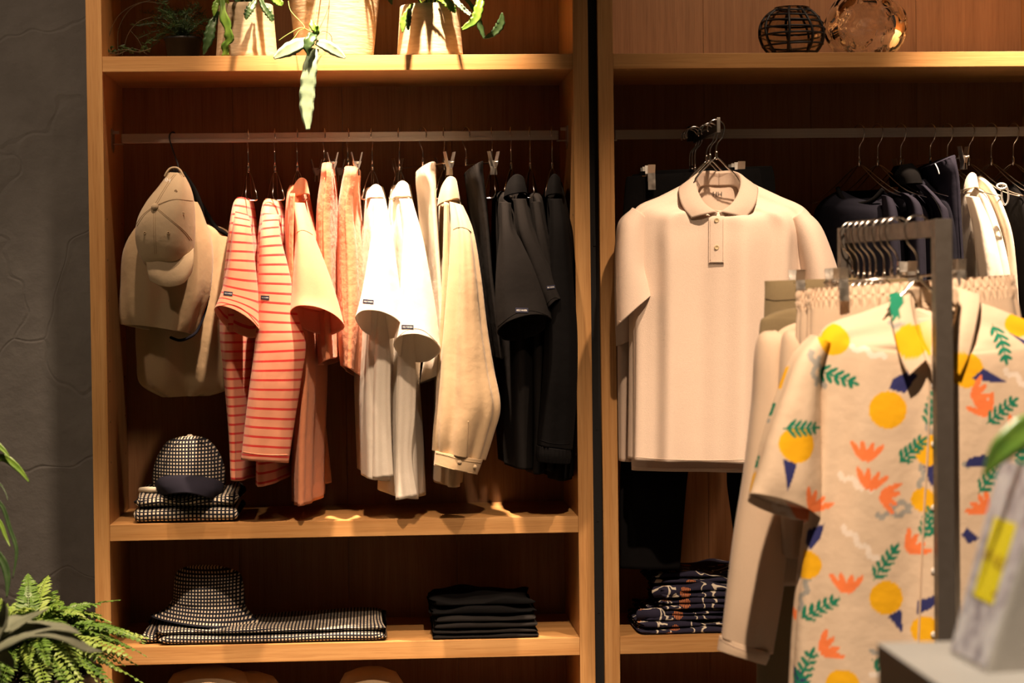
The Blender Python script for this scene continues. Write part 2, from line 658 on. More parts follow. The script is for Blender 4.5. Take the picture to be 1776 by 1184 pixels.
def plain(name, rgb, rough=0.6, noise=40, var=0.1, spec=0.3):
    m, nt, b = new_mat(name)
    tc = N(nt, 'ShaderNodeTexCoord')
    n1 = N(nt, 'ShaderNodeTexNoise'); n1.inputs['Scale'].default_value = noise; n1.inputs['Detail'].default_value = 4
    nt.links.new(tc.outputs['Object'], n1.inputs['Vector'])
    r = ramp(nt, [(0.3, tuple(q * (1 - var) for q in rgb)), (0.7, rgb)])
    nt.links.new(n1.outputs['Fac'], r.inputs[0])
    nt.links.new(r.outputs[0], b.inputs['Base Color'])
    b.inputs['Roughness'].default_value = rough
    b.inputs['Specular IOR Level'].default_value = spec
    return m


def glassmat(name, rgb=(1, 1, 1), rough=0.0):
    m, nt, b = new_mat(name)
    b.inputs['Base Color'].default_value = rgb + (1,)
    b.inputs['Transmission Weight'].default_value = 1.0
    b.inputs['Roughness'].default_value = rough
    b.inputs['IOR'].default_value = 1.45
    tc = N(nt, 'ShaderNodeTexCoord')
    n1 = N(nt, 'ShaderNodeTexNoise'); n1.inputs['Scale'].default_value = 25
    nt.links.new(tc.outputs['Object'], n1.inputs['Vector'])
    bp = N(nt, 'ShaderNodeBump'); bp.inputs['Strength'].default_value = 0.1; bp.inputs['Distance'].default_value = 0.004
    nt.links.new(n1.outputs['Fac'], bp.inputs['Height']); nt.links.new(bp.outputs[0], b.inputs['Normal'])
    return m


def floral(name, base, a, bcol, scale=16):
    """dark cloth printed with pale brush marks and orange sprigs"""
    m, nt, b = new_mat(name)
    b.inputs['Roughness'].default_value = 0.9
    b.inputs['Specular IOR Level'].default_value = 0.2
    cloth_bump(nt, b, 1100, 26, 0.12, 0.25)
    tc = N(nt, 'ShaderNodeTexCoord')
    n0 = N(nt, 'ShaderNodeTexNoise'); n0.inputs['Scale'].default_value = scale; n0.inputs['Detail'].default_value = 1.5; n0.inputs['Distortion'].default_value = 0.8
    nt.links.new(tc.outputs['Object'], n0.inputs['Vector'])
    r0 = ramp(nt, [(0.50, (0, 0, 0)), (0.505, (1, 1, 1)), (0.545, (1, 1, 1)), (0.55, (0, 0, 0))])
    nt.links.new(n0.outputs['Fac'], r0.inputs[0])
    v1 = N(nt, 'ShaderNodeTexVoronoi'); v1.inputs['Scale'].default_value = scale * 1.4
    nt.links.new(tc.outputs['Object'], v1.inputs['Vector'])
    wv = N(nt, 'ShaderNodeTexWave'); wv.inputs['Scale'].default_value = scale * 5; wv.inputs['Distortion'].default_value = 2.0
    nt.links.new(tc.outputs['Object'], wv.inputs['Vector'])
    k = mathn(nt, 'MULTIPLY', mathn(nt, 'LESS_THAN', v1.outputs['Distance'], 0.33), mathn(nt, 'GREATER_THAN', wv.outputs['Fac'], 0.5))
    sc = N(nt, 'ShaderNodeSeparateColor'); nt.links.new(v1.outputs['Color'], sc.inputs[0])
    k = mathn(nt, 'MULTIPLY', k, mathn(nt, 'GREATER_THAN', sc.outputs[0], 0.55))
    k0 = mathn(nt, 'MULTIPLY', r0.outputs[0], mathn(nt, 'GREATER_THAN', sc.outputs[1], 0.45))
    m1 = N(nt, 'ShaderNodeMix', data_type='RGBA'); nt.links.new(k0, m1.inputs[0])
    m1.inputs[6].default_value = base + (1,); m1.inputs[7].default_value = a + (1,)
    m2 = N(nt, 'ShaderNodeMix', data_type='RGBA'); nt.links.new(k, m2.inputs[0])
    nt.links.new(m1.outputs[2], m2.inputs[6]); m2.inputs[7].default_value = bcol + (1,)
    nt.links.new(m2.outputs[2], b.inputs['Base Color'])
    return m


def printed(name):
    m, nt, b = new_mat(name)
    b.inputs['Roughness'].default_value = 0.85
    b.inputs['Specular IOR Level'].default_value = 0.2
    cloth_bump(nt, b, 900, 24, 0.1, 0.3)
    at = N(nt, 'ShaderNodeAttribute'); at.attribute_name = 'print'
    nt.links.new(at.outputs['Color'], b.inputs['Base Color'])
    return m


W_V = wood('oak_upright', 'z')
W_H = wood('oak_shelf', 'x')
W_B = wood('oak_back', 'z', (0.235, 0.115, 0.048), (0.31, 0.155, 0.068), 0.55)
M_ALU = metal('brushed_aluminium', (0.46, 0.43, 0.39), 0.5, 0.15)
M_CHROME = metal('polished_steel_wire', (0.72, 0.69, 0.66), 0.18)
M_CLIP = metal('satin_steel_clip', (0.70, 0.66, 0.60), 0.35)
M_BRKT = metal('bracket_steel', (0.55, 0.52, 0.48), 0.35)
M_BLACKM = plain('black_metal', (0.012, 0.012, 0.013), 0.5)
M_PLASTER = plaster('trowelled_grey_plaster')
M_RACK = metal('grey_lacquered_steel', (0.075, 0.066, 0.058), 0.45, 0.2)
M_BLACKCL = fabric('black_cotton', (0.0045, 0.0042, 0.0045), sheen=0.0, spec=0.06)
M_CHAR = fabric('charcoal_cotton', (0.0125, 0.0112, 0.0110), sheen=0.0, spec=0.06)
M_NAVY = fabric('navy_cotton', (0.010, 0.010, 0.016), sheen=0.0, spec=0.06)
M_NAVY2 = fabric('navy_jersey', (0.020, 0.019, 0.030), sheen=0.0, spec=0.06)
M_CREAM = fabric('cream_jersey', (0.78, 0.68, 0.55), trans=0.22)
M_WHITE = fabric('white_jersey', (0.84, 0.77, 0.67), trans=0.22)
M_PIQUE = fabric('ivory_pique', (0.75, 0.60, 0.49), fine=650, fs=0.3, coarse=9, cs=0.12, var=0.10)
M_PIQUE2 = fabric('ivory_jersey', (0.72, 0.57, 0.46), trans=0.22, fine=800, fs=0.2, coarse=9, cs=0.12)
M_KHAKI = fabric('khaki_twill', (0.50, 0.36, 0.215), coarse=14, cs=0.35)
M_BEIGE = fabric('beige_nylon', (0.37, 0.265, 0.155), coarse=16, cs=0.4, rough=0.75)
M_BEIGE2 = fabric('sand_cotton', (0.50, 0.38, 0.245), coarse=20, cs=0.3)
M_ORANGE = fabric('apricot_crinkle', (0.77, 0.31, 0.16), trans=0.22, coarse=60, cs=0.3)
M_ORANGE2 = fabric('coral_poplin', (0.82, 0.34, 0.20), trans=0.22, coarse=14, cs=0.25)
M_STRIPE = stripes('coral_stripe_jersey', (0.75, 0.32, 0.195), (0.62, 0.042, 0.035))
M_STRIPE2 = stripes('coral_stripe_jersey_wide', (0.75, 0.32, 0.195), (0.62, 0.042, 0.035), 0.0225, 0.24, 0.3)
M_GING = gingham('navy_white_gingham', (0.010, 0.011, 0.018), (0.62, 0.54, 0.42))
M_GING2 = gingham('navy_white_gingham_small', (0.010, 0.011, 0.018), (0.60, 0.52, 0.40), 0.0082, 0.5)
M_FLORAL = floral('navy_floral_cotton', (0.022, 0.020, 0.042), (0.62, 0.56, 0.46), (0.60, 0.20, 0.06))
M_PRINT = printed('printed_linen')
M_OLIVE = fabric('olive_twill', (0.20, 0.155, 0.085))
M_CREAM2 = fabric('ecru_fleece', (0.76, 0.60, 0.45), trans=0.22, coarse=12, cs=0.2)
M_LABEL = plain('navy_woven_label', (0.012, 0.014, 0.035), 0.8)
M_LETTER = plain('white_lettering', (0.8, 0.78, 0.74), 0.7)
M_INK = plain('black_ink', (0.01, 0.01, 0.012), 0.7)
M_POT = ceramic('speckled_clay', (0.36, 0.27, 0.165), (0.47, 0.365, 0.235))
M_SOIL = plain('bark_soil', (0.06, 0.035, 0.02), 0.95, 120, 0.6)
M_LEAFB = leafmat('blue_green_leaf', (0.26, 0.38, 0.24), (0.38, 0.50, 0.33), 25, 0.5, 0.15)
M_LEAFG = leafmat('fresh_green_leaf', (0.10, 0.22, 0.03), (0.22, 0.36, 0.05), 30, 0.35, 0.3)
M_LEAFD = leafmat('deep_green_leaf', (0.02, 0.05, 0.015), (0.05, 0.10, 0.03), 40, 0.4, 0.15)
M_FERN = leafmat('fern_leaflet', (0.16, 0.30, 0.04), (0.34, 0.46, 0.10), 18, 0.45, 0.3)
M_GREYLEAF = leafmat('grey_green_leaf', (0.26, 0.30, 0.20), (0.36, 0.40, 0.28), 20, 0.6, 0.2)
M_STEM = plain('brown_stem', (0.07, 0.05, 0.025), 0.7)
M_STEMG = plain('green_stem', (0.20, 0.24, 0.06), 0.6)
M_GLASS = glassmat('clear_glass')
M_GLASSD = glassmat('smoky_glass', (0.80, 0.74, 0.66))
M_BUTTON = plain('horn_button', (0.60, 0.47, 0.28), 0.3, spec=0.5)
M_TABLE = plain('grey_laminate', (0.30, 0.28, 0.255), 0.5, 6, 0.08)
M_FLOOR = plain('grey_concrete_floor', (0.20, 0.18, 0.16), 0.55, 5, 0.25)
M_CARABINER = metal('white_carabiner', (0.85, 0.83, 0.80), 0.2, 0.8)

# ------------------------------------------------------------------ the room
DEP = 0.40                        # inner depth of the shelving
tag(box('floor', (-4.5, -7.0, -0.05), (4.5, 0.55, 0.0), M_FLOOR, None, 0), 'grey concrete shop floor under the shelving', kind='structure')
tag(box('wall_back', (-4.5, 0.45, 0.0), (4.5, 0.55, 3.5), M_PLASTER, None, 0), 'dark grey trowelled plaster wall behind the shelving', kind='structure')
tag(box('ceiling', (-4.5, -7.0, 3.5), (4.5, 0.55, 3.55), plain('dark_ceiling', (0.05, 0.05, 0.05), 0.9), None, 0), 'dark shop ceiling above the lamps', kind='structure')
Z1A, Z1B = 1.940, 1.976
Z2A, Z2B = 0.837, 0.8755
Z3A, Z3B = 0.543, 0.585
Z4A, Z4B = 0.325, 0.365
ROD_Z, ROD_Y = 1.7965, 0.18
ZTOP = 2.80


def unit(x0, x1, label):
    """x0, x1: inner faces of the uprights"""
    t = 0.0365
    u = thing('shelving_unit', (x0 - t, 0, 0), label, 'shelving')
    box('side_panel', (x0 - t, 0, 0), (x0, DEP + 0.018, ZTOP), W_V, u, 0.0012)
    box('side_panel', (x1, 0, 0), (x1 + t, DEP + 0.018, ZTOP), W_V, u, 0.0012)
    nb = 4
    w = (x1 - x0) / nb
    for i in range(nb):
        box('back_board', (x0 + i * w + 0.0004, DEP, 0.05), (x0 + (i + 1) * w - 0.0004, DEP + 0.018, ZTOP), W_B, u, 0.0008)
    for (a, b, nm) in ((Z1A, Z1B, 'shelf'), (Z2A, Z2B, 'shelf'), (Z3A, Z3B, 'shelf'), (Z4A, Z4B, 'shelf'), (2.42, 2.456, 'shelf'), (0.05, 0.09, 'bottom_board'), (ZTOP - 0.036, ZTOP, 'top_board')):
        if u.name.endswith('.001') and nm == 'shelf' and a == Z2A: continue
        if u.name.endswith('.001') and a == 2.42: continue  # unseen upper shelf, added in the left unit to shade its top compartment
        box(nm, (x0 + 0.0003, 0.0015, a), (x1 - 0.0003, DEP, b), W_H, u, 0.0012)
    box('plinth', (x0, 0.03, 0), (x1, 0.048, 0.05), M_BLACKM, u, 0.001)
    # shelf pin holes on the inner faces
    hole = None
    for sx, xx in ((1, x0), (-1, x1)):
        for yy in (0.045, DEP - 0.05):
            for zz in [1.02 + 0.096 * k for k in range(7)]:
                if hole is None:
                    vs, fs = tube_geo([(0, 0, 0), (0.0008, 0, 0)], 0.0026, 10)
                    me = bpy.data.meshes.new('pin_hole'); me.from_pydata([tuple(v) for v in vs], [], fs); me.materials.append(M_STEM); hole = me
                h = bpy.data.objects.new('pin_hole', hole); COL.objects.link(h); h.parent = u
                h.location = Vector((xx if sx > 0 else xx - 0.0008, yy, zz)) - u.location
    # hanging rail with its two brackets
    r = box('hanging_rail', (x0 + 0.022, ROD_Y - 0.006, ROD_Z - 0.0115), (x1 - 0.022, ROD_Y + 0.006, ROD_Z + 0.0115), M_ALU, u, 0.002)
    box('rail_groove', (x0 + 0.024, ROD_Y - 0.0065, ROD_Z - 0.0022), (x1 - 0.024, ROD_Y - 0.0058, ROD_Z - 0.0012), M_BRKT, r, 0)
    for sx, xx in ((1, x0), (-1, x1)):
        prof = [(-0.032, 0.022), (0.022, 0.022), (0.022, -0.018), (0.0, -0.034), (-0.032, -0.020)]
        vs = [];
        for dx in (0.0, 0.003):
            for (yy, zz) in prof: vs.append((xx + sx * dx, ROD_Y + yy, ROD_Z + zz))
        k = len(prof)
        fs = [tuple(range(k)), tuple(range(k, 2 * k))[::-1]] + [(i, (i + 1) % k, (i + 1) % k + k, i + k) for i in range(k)]
        bo = mk('rail_bracket', vs, fs, M_BRKT, u, smooth=False)
        lo = (min(xx, xx + sx * 0.026), ROD_Y - 0.012, ROD_Z - 0.015); hi = (max(xx, xx + sx * 0.026), ROD_Y + 0.012, ROD_Z - 0.0125)
        box('bracket_tray', lo, hi, M_BRKT, bo, 0.0005)
        lo = (min(xx, xx + sx * 0.018), ROD_Y - 0.014, ROD_Z + 0.010); hi = (max(xx, xx + sx * 0.018), ROD_Y - 0.010, ROD_Z + 0.018)
        box('bracket_tab', lo, hi, M_CLIP, bo, 0.0005)
    return u


UL = unit(-0.637, 0.4715, 'tall oak shelving unit beside the bare plaster wall, striped tees hanging inside')
UR = unit(0.5675, 1.675, 'tall oak shelving unit holding the ivory polo shirt and the glass vases')
ug = thing('gap_shade_strip', (0.520, 0.02, 0), 'black strip standing in for the shade of the slot between the two oak units', 'shade strip')
box('shade_bar', (0.5092, 0.020, 0), (0.5306, 0.040, ZTOP), M_BLACKM, ug, 0.001)  # black strip added where the narrow gap only shows shade
for k in range(40):
    box('slot', (0.517, 0.0185, 0.2 + k * 0.055), (0.523, 0.0203, 0.225 + k * 0.055), M_BLACKM, ug, 0) if k % 4 == 0 else None  # made-up bars on the added strip

# ------------------------------------------------------------------ hangers


def hook_path(r, drop, side=1):
    """wire hook in its own plane (a, z), z = 0 at the rail centre, stem straight down at a = 0"""
    pts = []
    for k in range(0, 15):
        th = math.radians(-20 + k * 15.5)
        pts.append((side * (math.cos(th) * r + 0.0), math.sin(th) * r + 0.002))
    pts += [(side * -r * 0.75, -r * 0.95), (side * -r * 0.25, -r * 1.5), (0, -r * 2.1), (0, -drop)]
    return pts


def hanger(label, px, Y=ROD_Y, rodz=ROD_Z, ang=70, r=0.019, drop=0.082, arm=0.19, fall=0.085, spread=0.016, kind='wire', py=None,
           group=None, side=1, rad=0.0016, clip_tilt=0.0, bar=0.30, dark=False, nk=1.0, gap=0.0):
    """wire hanger; ang = turn of its plane about the vertical (0 = parallel to the shelf front, 90 = front to back)"""
    cx = P(px, 237 if py is None else py, Y).x
    base = Vector((cx, Y, rodz))
    a = math.radians(ang)
    dx, dy = math.cos(a), -math.sin(a)            # +a runs towards the viewer when ang > 0

    def W(aa, zz, off=0.0):
        return base + Vector((dx * aa - dy * off, dy * aa + dx * off, zz))
    h = thing('clip_hanger' if kind == 'clip' else 'wire_hanger', base + Vector((0, 0, -drop)), label, 'hanger', group)
    mt = M_BLACKM if dark else M_CHROME
    tube('hook', catmull([tuple(W(p[0], p[1])) for p in hook_path(r, drop - 0.012, side)], 44), rad, mt, h, 8)
    tube('ferrule', [W(0, -drop + 0.016), W(0, -drop + 0.012), W(0, -drop - 0.002), W(0, -drop - 0.004)], 0.003, mt, h, 10, radii=[0.0026, 0.0034, 0.0034, 0.002])
    if kind == 'wire':
        for s in (-1, 1):
            path = [W(0, -drop, 0), W(s * 0.012 * nk, -drop - 0.004, spread * 0.25), W(s * 0.035 * nk, -drop - 0.02, spread * 0.55), W(s * 0.07 * nk, -drop - 0.045, spread * 0.8), W(s * arm * 0.7, -drop - fall * 0.83, spread),
                    W(s * arm, -drop - fall, spread * 0.8), W(s * (arm + 0.006), -drop - fall - 0.002, 0), W(s * arm, -drop - fall, -spread * 0.8),
                    W(s * arm * 0.7, -drop - fall * 0.83, -spread), W(s * 0.07 * nk, -drop - 0.045, -spread * 0.8), W(s * 0.035 * nk, -drop - 0.02, -spread * 0.55), W(s * 0.012 * nk, -drop - 0.004, -spread * 0.25), W(0, -drop, 0)]
            tube('arm', path, rad, mt, h, 8, smoothpath=60)
    else:
        t = clip_tilt
        br = tube('bar', [W(-bar / 2, -drop - 0.002 - t), W(0, -drop - 0.002), W(bar / 2, -drop - 0.002 + t)], rad, mt, h, 8)
        for s in (-1, 1):
            ca = s * (bar / 2 - 0.02)
            cz = -drop - 0.002 + t * s * 0.87
            cl = None
            for q in (-1, 1):
                # one lever of the clip: spreads at the top, closes on the cloth below
                prof = [(q * 0.0125, 0.026), (q * 0.0075, 0.006), (q * 0.0030, -0.010), (q * 0.0042, -0.030)]
                if gap: prof = [(q * (gap + 0.003), 0.026), (q * (gap * 0.9), 0.006), (q * gap, -0.010), (q * (gap + 0.002), -0.034)]
                cw = 0.009 if gap else 0.007
                vs, fs = [], []
                for (o_, z_) in prof:
                    for e in (-cw, cw):
                        for th in (0, q * 0.0014):
                            vs.append(W(ca + e, cz + z_, o_ + th))
                for i in range(len(prof) - 1):
                    b0 = i * 4
                    fs += [(b0, b0 + 2, b0 + 6, b0 + 4), (b0 + 1, b0 + 5, b0 + 7, b0 + 3), (b0, b0 + 4, b0 + 5, b0 + 1), (b0 + 2, b0 + 3, b0 + 7, b0 + 6)]
                fs += [(0, 1, 3, 2), (12, 14, 15, 13)]
                mk('clip', vs, fs, M_CLIP, h, smooth=False)
            # cheek plate between the levers
            vs = [W(ca + e, cz + z_, o_) for e in (-0.0078, -0.0068) for (o_, z_) in ((-0.010, 0.004), (0.010, 0.004), (0.004, -0.014), (-0.004, -0.014))]
            fs = [(0, 1, 2, 3), (7, 6, 5, 4), (0, 4, 5, 1), (1, 5, 6, 2), (2, 6, 7, 3), (3, 7, 4, 0)]
            mk('clip_cheek', vs, fs, M_CLIP, h, smooth=False)
            vs = [v + Vector((dx * 0.0146, dy * 0.0146, 0)) for v in vs]
            mk('clip_cheek', vs, fs, M_CLIP, h, smooth=False)
    return h

# ------------------------------------------------------------------ cloth builders


def sheet(name, grid, mat, parent, nu=20, nv=20, thick=0.003, uvscale=None, cols=None, flip=False):
    """solid curved panel through a grid of (px, py, Y) control points"""
    rows = [catmull([tuple(P(*g)) for g in row], nu) for row in grid]
    colsx = []
    full = []
    for i in range(nu + 1):
        full.append(catmull([rows[k][i] for k in range(len(rows))], nv))
    # full[i][j]
    vs = [None] * ((nu + 1) * (nv + 1))
    for i in range(nu + 1):
        for j in range(nv + 1):
            vs[j * (nu + 1) + i] = Vector(full[i][j])
    nrm = []
    for j in range(nv + 1):
        for i in range(nu + 1):
            a = vs[j * (nu + 1) + min(i + 1, nu)] - vs[j * (nu + 1) + max(i - 1, 0)]
            b = vs[min(j + 1, nv) * (nu + 1) + i] - vs[max(j - 1, 0) * (nu + 1) + i]
            q = a.cross(b)
            if q.length < 1e-12: q = Vector((0, -1, 0))
            nrm.append(q.normalized())
    k = len(vs)
    allv = vs + [v + n_ * thick for v, n_ in zip(vs, nrm)]
    uv = []
    for q in range(2):
        for j in range(nv + 1):
            for i in range(nu + 1):
                v = vs[j * (nu + 1) + i]
                uv.append((v.x, v.z + v.y * 0.8))
    fs = []
    for j in range(nv):
        for i in range(nu):
            a = j * (nu + 1) + i
            fs.append((a, a + nu + 1, a + nu + 2, a + 1))
            fs.append((k + a, k + a + 1, k + a + nu + 2, k + a + nu + 1))
    rim = list(range(nu + 1)) + [j * (nu + 1) + nu for j in range(1, nv + 1)] + [nv * (nu + 1) + i for i in range(nu - 1, -1, -1)] + [j * (nu + 1) for j in range(nv - 1, 0, -1)]
    for q in range(len(rim)):
        a, b = rim[q], rim[(q + 1) % len(rim)]
        fs.append((a, b, b + k, a + k))
    return mk(name, allv, fs, mat, parent, uvs=uv, cols=cols)


def R_(rows, Y, ry, t=0.0, sk=0.0):
    """complete pixel chords with the same depth data"""
    out = []
    for r in rows:
        r = tuple(r)
        out.append(r + (Y, ry, t, sk)[len(r) - 4:])
    return out


def body_rows(rows, sk=0.0, Y=0.165, ry=0.19, neck=0.055):
    """side-hung garment body: first row is the neck, third row the shoulder"""
    n = len(rows)
    out = []
    for i, r in enumerate(rows):
        f = [neck, neck + (ry - neck) * 0.55, ry * 0.95][i] if i < 3 else ry
        out.append(tuple(r[:4]) + (Y - (0.0 if i else 0.0), f, 0.0, sk * min(1, i / 3)))
    return out


FOLD_A = ((3, 0.004, 0.4, 1.2), (7, 0.003, 1.1, 0.6))
FOLD_B = ((4, 0.005, 1.4, -1.0), (9, 0.0025, 0.1, 0.8))
FOLD_S = ((3, 0.003, 0.9, 1.5), (6, 0.0016, 2.0, -0.8))


def base_of(rows):
    r = rows[-1]
    return P((r[0] + r[2]) / 2, (r[1] + r[3]) / 2, r[4])


def sew_label(tgt, cx, cy, w, h, ang, parent, words='HELLY HANSEN'):
    b = bvh_of(tgt)
    p = patch('sleeve_label', b, cx, cy, w, h, ang, M_LABEL, parent)
    if p:
        p['label'] = 'navy woven label with white lettering'
        b2 = bvh_of(p)
        t = lettering(words, b2, cx, cy, w * 0.82, ang, M_LETTER, p, 0.0006, 1.5)
    return p


def side_garment(name, label, cat, mat, body, sleeve=None, sk=0.0, sleeve_sk=0.0, folds=FOLD_A, sfolds=FOLD_S, group='clothes on the rail of the left unit',
                 ry=0.19, Y=0.165, collar=None, label_at=None, trim=None, cuff=None, neck=0.055, m=70, collar_mat=None, band=None):
    br = body_rows(body, sk, Y, ry, neck)
    g = thing(name, base_of(br), label, cat, group)
    b = loft('body', br, mat, g, m, 72, folds)
    if sleeve:
        s = loft('sleeve', sleeve, mat, g, 60, 56, sfolds)
        bv = bvh_of(s)
        f = sleeve[-1]; e = sleeve[-2]
        # stitched hem just above the cuff
        def along(q):
            a = (f[0] + (e[0] - f[0]) * q, f[1] + (e[1] - f[1]) * q); c = (f[2] + (e[2] - f[2]) * q, f[3] + (e[3] - f[3]) * q)
            dn = f[5] / mpp(f[4]) * 0.16 - (f[6] if len(f) > 6 else 0) / mpp(f[4])
            return [(a[0] + 2, a[1] + 1), ((a[0] * 2 + c[0]) / 3, (a[1] * 2 + c[1]) / 3 + dn), ((a[0] + 2 * c[0]) / 3, (a[1] + 2 * c[1]) / 3 + dn), (c[0] - 2, c[1] + 1)]
        seam('hem_seam', bv, along(0.22), 0.0007, mat, g)
        if label_at:
            sew_label(s, *label_at, parent=g)
    if collar:
        for c in collar:
            sheet('collar', c, collar_mat or mat, g, 16, 10, 0.0025)
    return g, b


def front_collar(cx, cy, Y, w=16, h=24, tilt=0, rise=0, depth=0.05):
    """fold-over collar of a side-hung shirt: a band round the neck seen end-on, leaf falling to the front"""
    return [[(cx - w, cy + h * 0.55, Y - 0.01), (cx - w * 0.75, cy - h * 0.15 + tilt, Y - depth * 0.7), (cx, cy - h * 0.5, Y - depth), (cx + w * 0.8, cy - h * 0.25 - tilt, Y - depth * 0.7), (cx + w, cy + h * 0.4, Y - 0.01)],
            [(cx - w * 1.12, cy + h * 0.75, Y - 0.015), (cx - w * 0.95, cy + h * 0.25 + tilt, Y - depth * 0.9), (cx, cy + h * 0.05, Y - depth * 1.3), (cx + w * 0.95, cy + h * 0.2 - tilt, Y - depth * 0.9), (cx + w * 1.12, cy + h * 0.65, Y - 0.015)],
            [(cx - w * 1.15, cy + h * 0.95, Y - 0.02), (cx - w * 1.05, cy + h * 0.65 + tilt, Y - depth), (cx, cy + h * 0.55, Y - depth * 1.45), (cx + w * 1.08, cy + h * 0.6 - tilt, Y - depth), (cx + w * 1.2, cy + h * 0.9, Y - 0.02)]]


# ------------------------------------------------------------------ left rail: hangers
for (px, lab, kind) in (
        (430, 'steel wire hanger carrying the short-sleeved striped tee', 'wire'), (476, 'steel wire hanger carrying the long-sleeved striped tee', 'wire'),
        (515, 'steel wire hanger carrying the apricot collared shirt', 'wire'), (560, 'steel clip hanger gripping the first pair of apricot shorts', 'clip'),
        (601, 'steel clip hanger gripping the second pair of apricot shorts', 'clip'), (645, 'steel wire hanger carrying the first white tee', 'wire'),
        (692, 'steel wire hanger carrying the white tee with a ribbed collar', 'wire'), (733, 'steel clip hanger gripping the cream shorts', 'clip'),
        (770, 'steel wire hanger carrying the khaki long-sleeved shirt', 'wire'), (808, 'steel clip hanger gripping the charcoal shorts', 'clip'),
        (853, 'steel wire hanger carrying the charcoal tee with a sleeve label', 'wire'), (886, 'steel wire hanger carrying the black polo next to the charcoal tee', 'wire'),
        (919, 'steel wire hanger between the black polo and the black jacket', 'wire'), (957, 'steel wire hanger carrying the black jacket by the right upright', 'wire')):
    a = 83 if px < 640 else 97
    if kind == 'wire':
        hanger(lab, px, ang=a, arm=0.125, fall=0.075, spread=0.013, group='hangers on the left rail')
    else:
        hanger(lab, px + (2 if px < 700 else 0), ang=(80 if px < 640 else 62), drop=0.070, kind='clip', bar=0.30, clip_tilt=0.0, group='hangers on the left rail')

# ------------------------------------------------------------------ left rail: clothes
# short-sleeved striped tee
g, b = side_garment('striped_tee', 'short-sleeved coral striped tee, the leftmost garment on the rail', 'shirt', M_STRIPE,
    [(411, 342, 438, 346), (406, 356, 440, 360), (402, 388, 443, 390), (398, 430, 446, 430), (385, 560, 452, 560), (392, 640, 450, 640), (401, 735, 447, 735), (408, 822, 443, 826)],
    [(408, 366, 430, 372, 0.0, 0.02), (403, 392, 434, 396, -0.035, 0.035), (395, 450, 440, 452, -0.055, 0.045), (385, 500, 446, 514, -0.065, 0.05), (372, 540, 451, 578, -0.075, 0.054, 0.028)],
    sk=0.012, label_at=(396, 509, 15, 7, 0.12))
# long-sleeved striped tee
g, b = side_garment('striped_tee', 'long-sleeved coral striped tee hanging beside the apricot shirt', 'shirt', M_STRIPE2,
    [(460, 344, 488, 350), (456, 358, 491, 362), (452, 392, 497, 392), (450, 430, 502, 430), (448, 560, 510, 560), (449, 640, 508, 640), (449, 740, 504, 740), (448, 834, 500, 826)],
    [(458, 372, 484, 372, 0.0, 0.02), (451, 408, 484, 404, -0.03, 0.035), (448, 470, 500, 470, -0.05, 0.045), (445, 540, 514, 545, -0.06, 0.05), (441, 600, 528, 596, -0.065, 0.052), (433, 660, 520, 660, -0.065, 0.05),
     (425, 730, 508, 735, -0.06, 0.045), (418, 797, 498, 802, -0.055, 0.04, 0.002)],
    sk=0.012, label_at=(460, 516, 14, 7, 0.05))
# apricot collared shirt
g, b = side_garment('collared_shirt', 'apricot short-sleeved shirt with a fold-over collar and crinkled body', 'shirt', M_ORANGE,
    [(503, 322, 532, 322), (500, 340, 536, 340), (498, 390, 545, 390), (500, 440, 556, 440), (505, 560, 566, 560), (516, 660, 565, 660), (511, 760, 562, 760), (511, 866, 561, 860)],
    None, sk=0.012, folds=((4, 0.004, 0.4, 1.2), (9, 0.004, 1.1, 2.6)))
s = loft('sleeve', [(506, 352, 528, 352, 0.0, 0.02), (512, 402, 543, 406, -0.035, 0.035), (508, 465, 565, 465, -0.06, 0.045), (505, 510, 583, 520, -0.072, 0.052), (503, 545, 595, 566, -0.08, 0.058, 0.032)], M_ORANGE2, g, 60, 56, FOLD_S)
loft('back_hem', [(528, 700, 560, 700, 0.26, 0.05), (530, 780, 568, 780, 0.26, 0.05), (532, 838, 573, 836, 0.26, 0.05)], M_ORANGE, g, 20, 32, FOLD_S)
bv = bvh_of(s)
seam('armhole_seam', bv, [(514, 403), (524, 399), (534, 402), (542, 407)], 0.0008, M_ORANGE, g)
sheet('collar', front_collar(521, 322, 0.10, 14, 28, 2, depth=0.06), M_ORANGE, g, 18, 10, 0.003)
sheet('placket', [[(503, 335, -0.02), (510, 335, -0.035)], [(500, 420, -0.025), (507, 420, -0.04)], [(501, 520, -0.03), (508, 520, -0.045)]], M_ORANGE, g, 4, 16, 0.003)
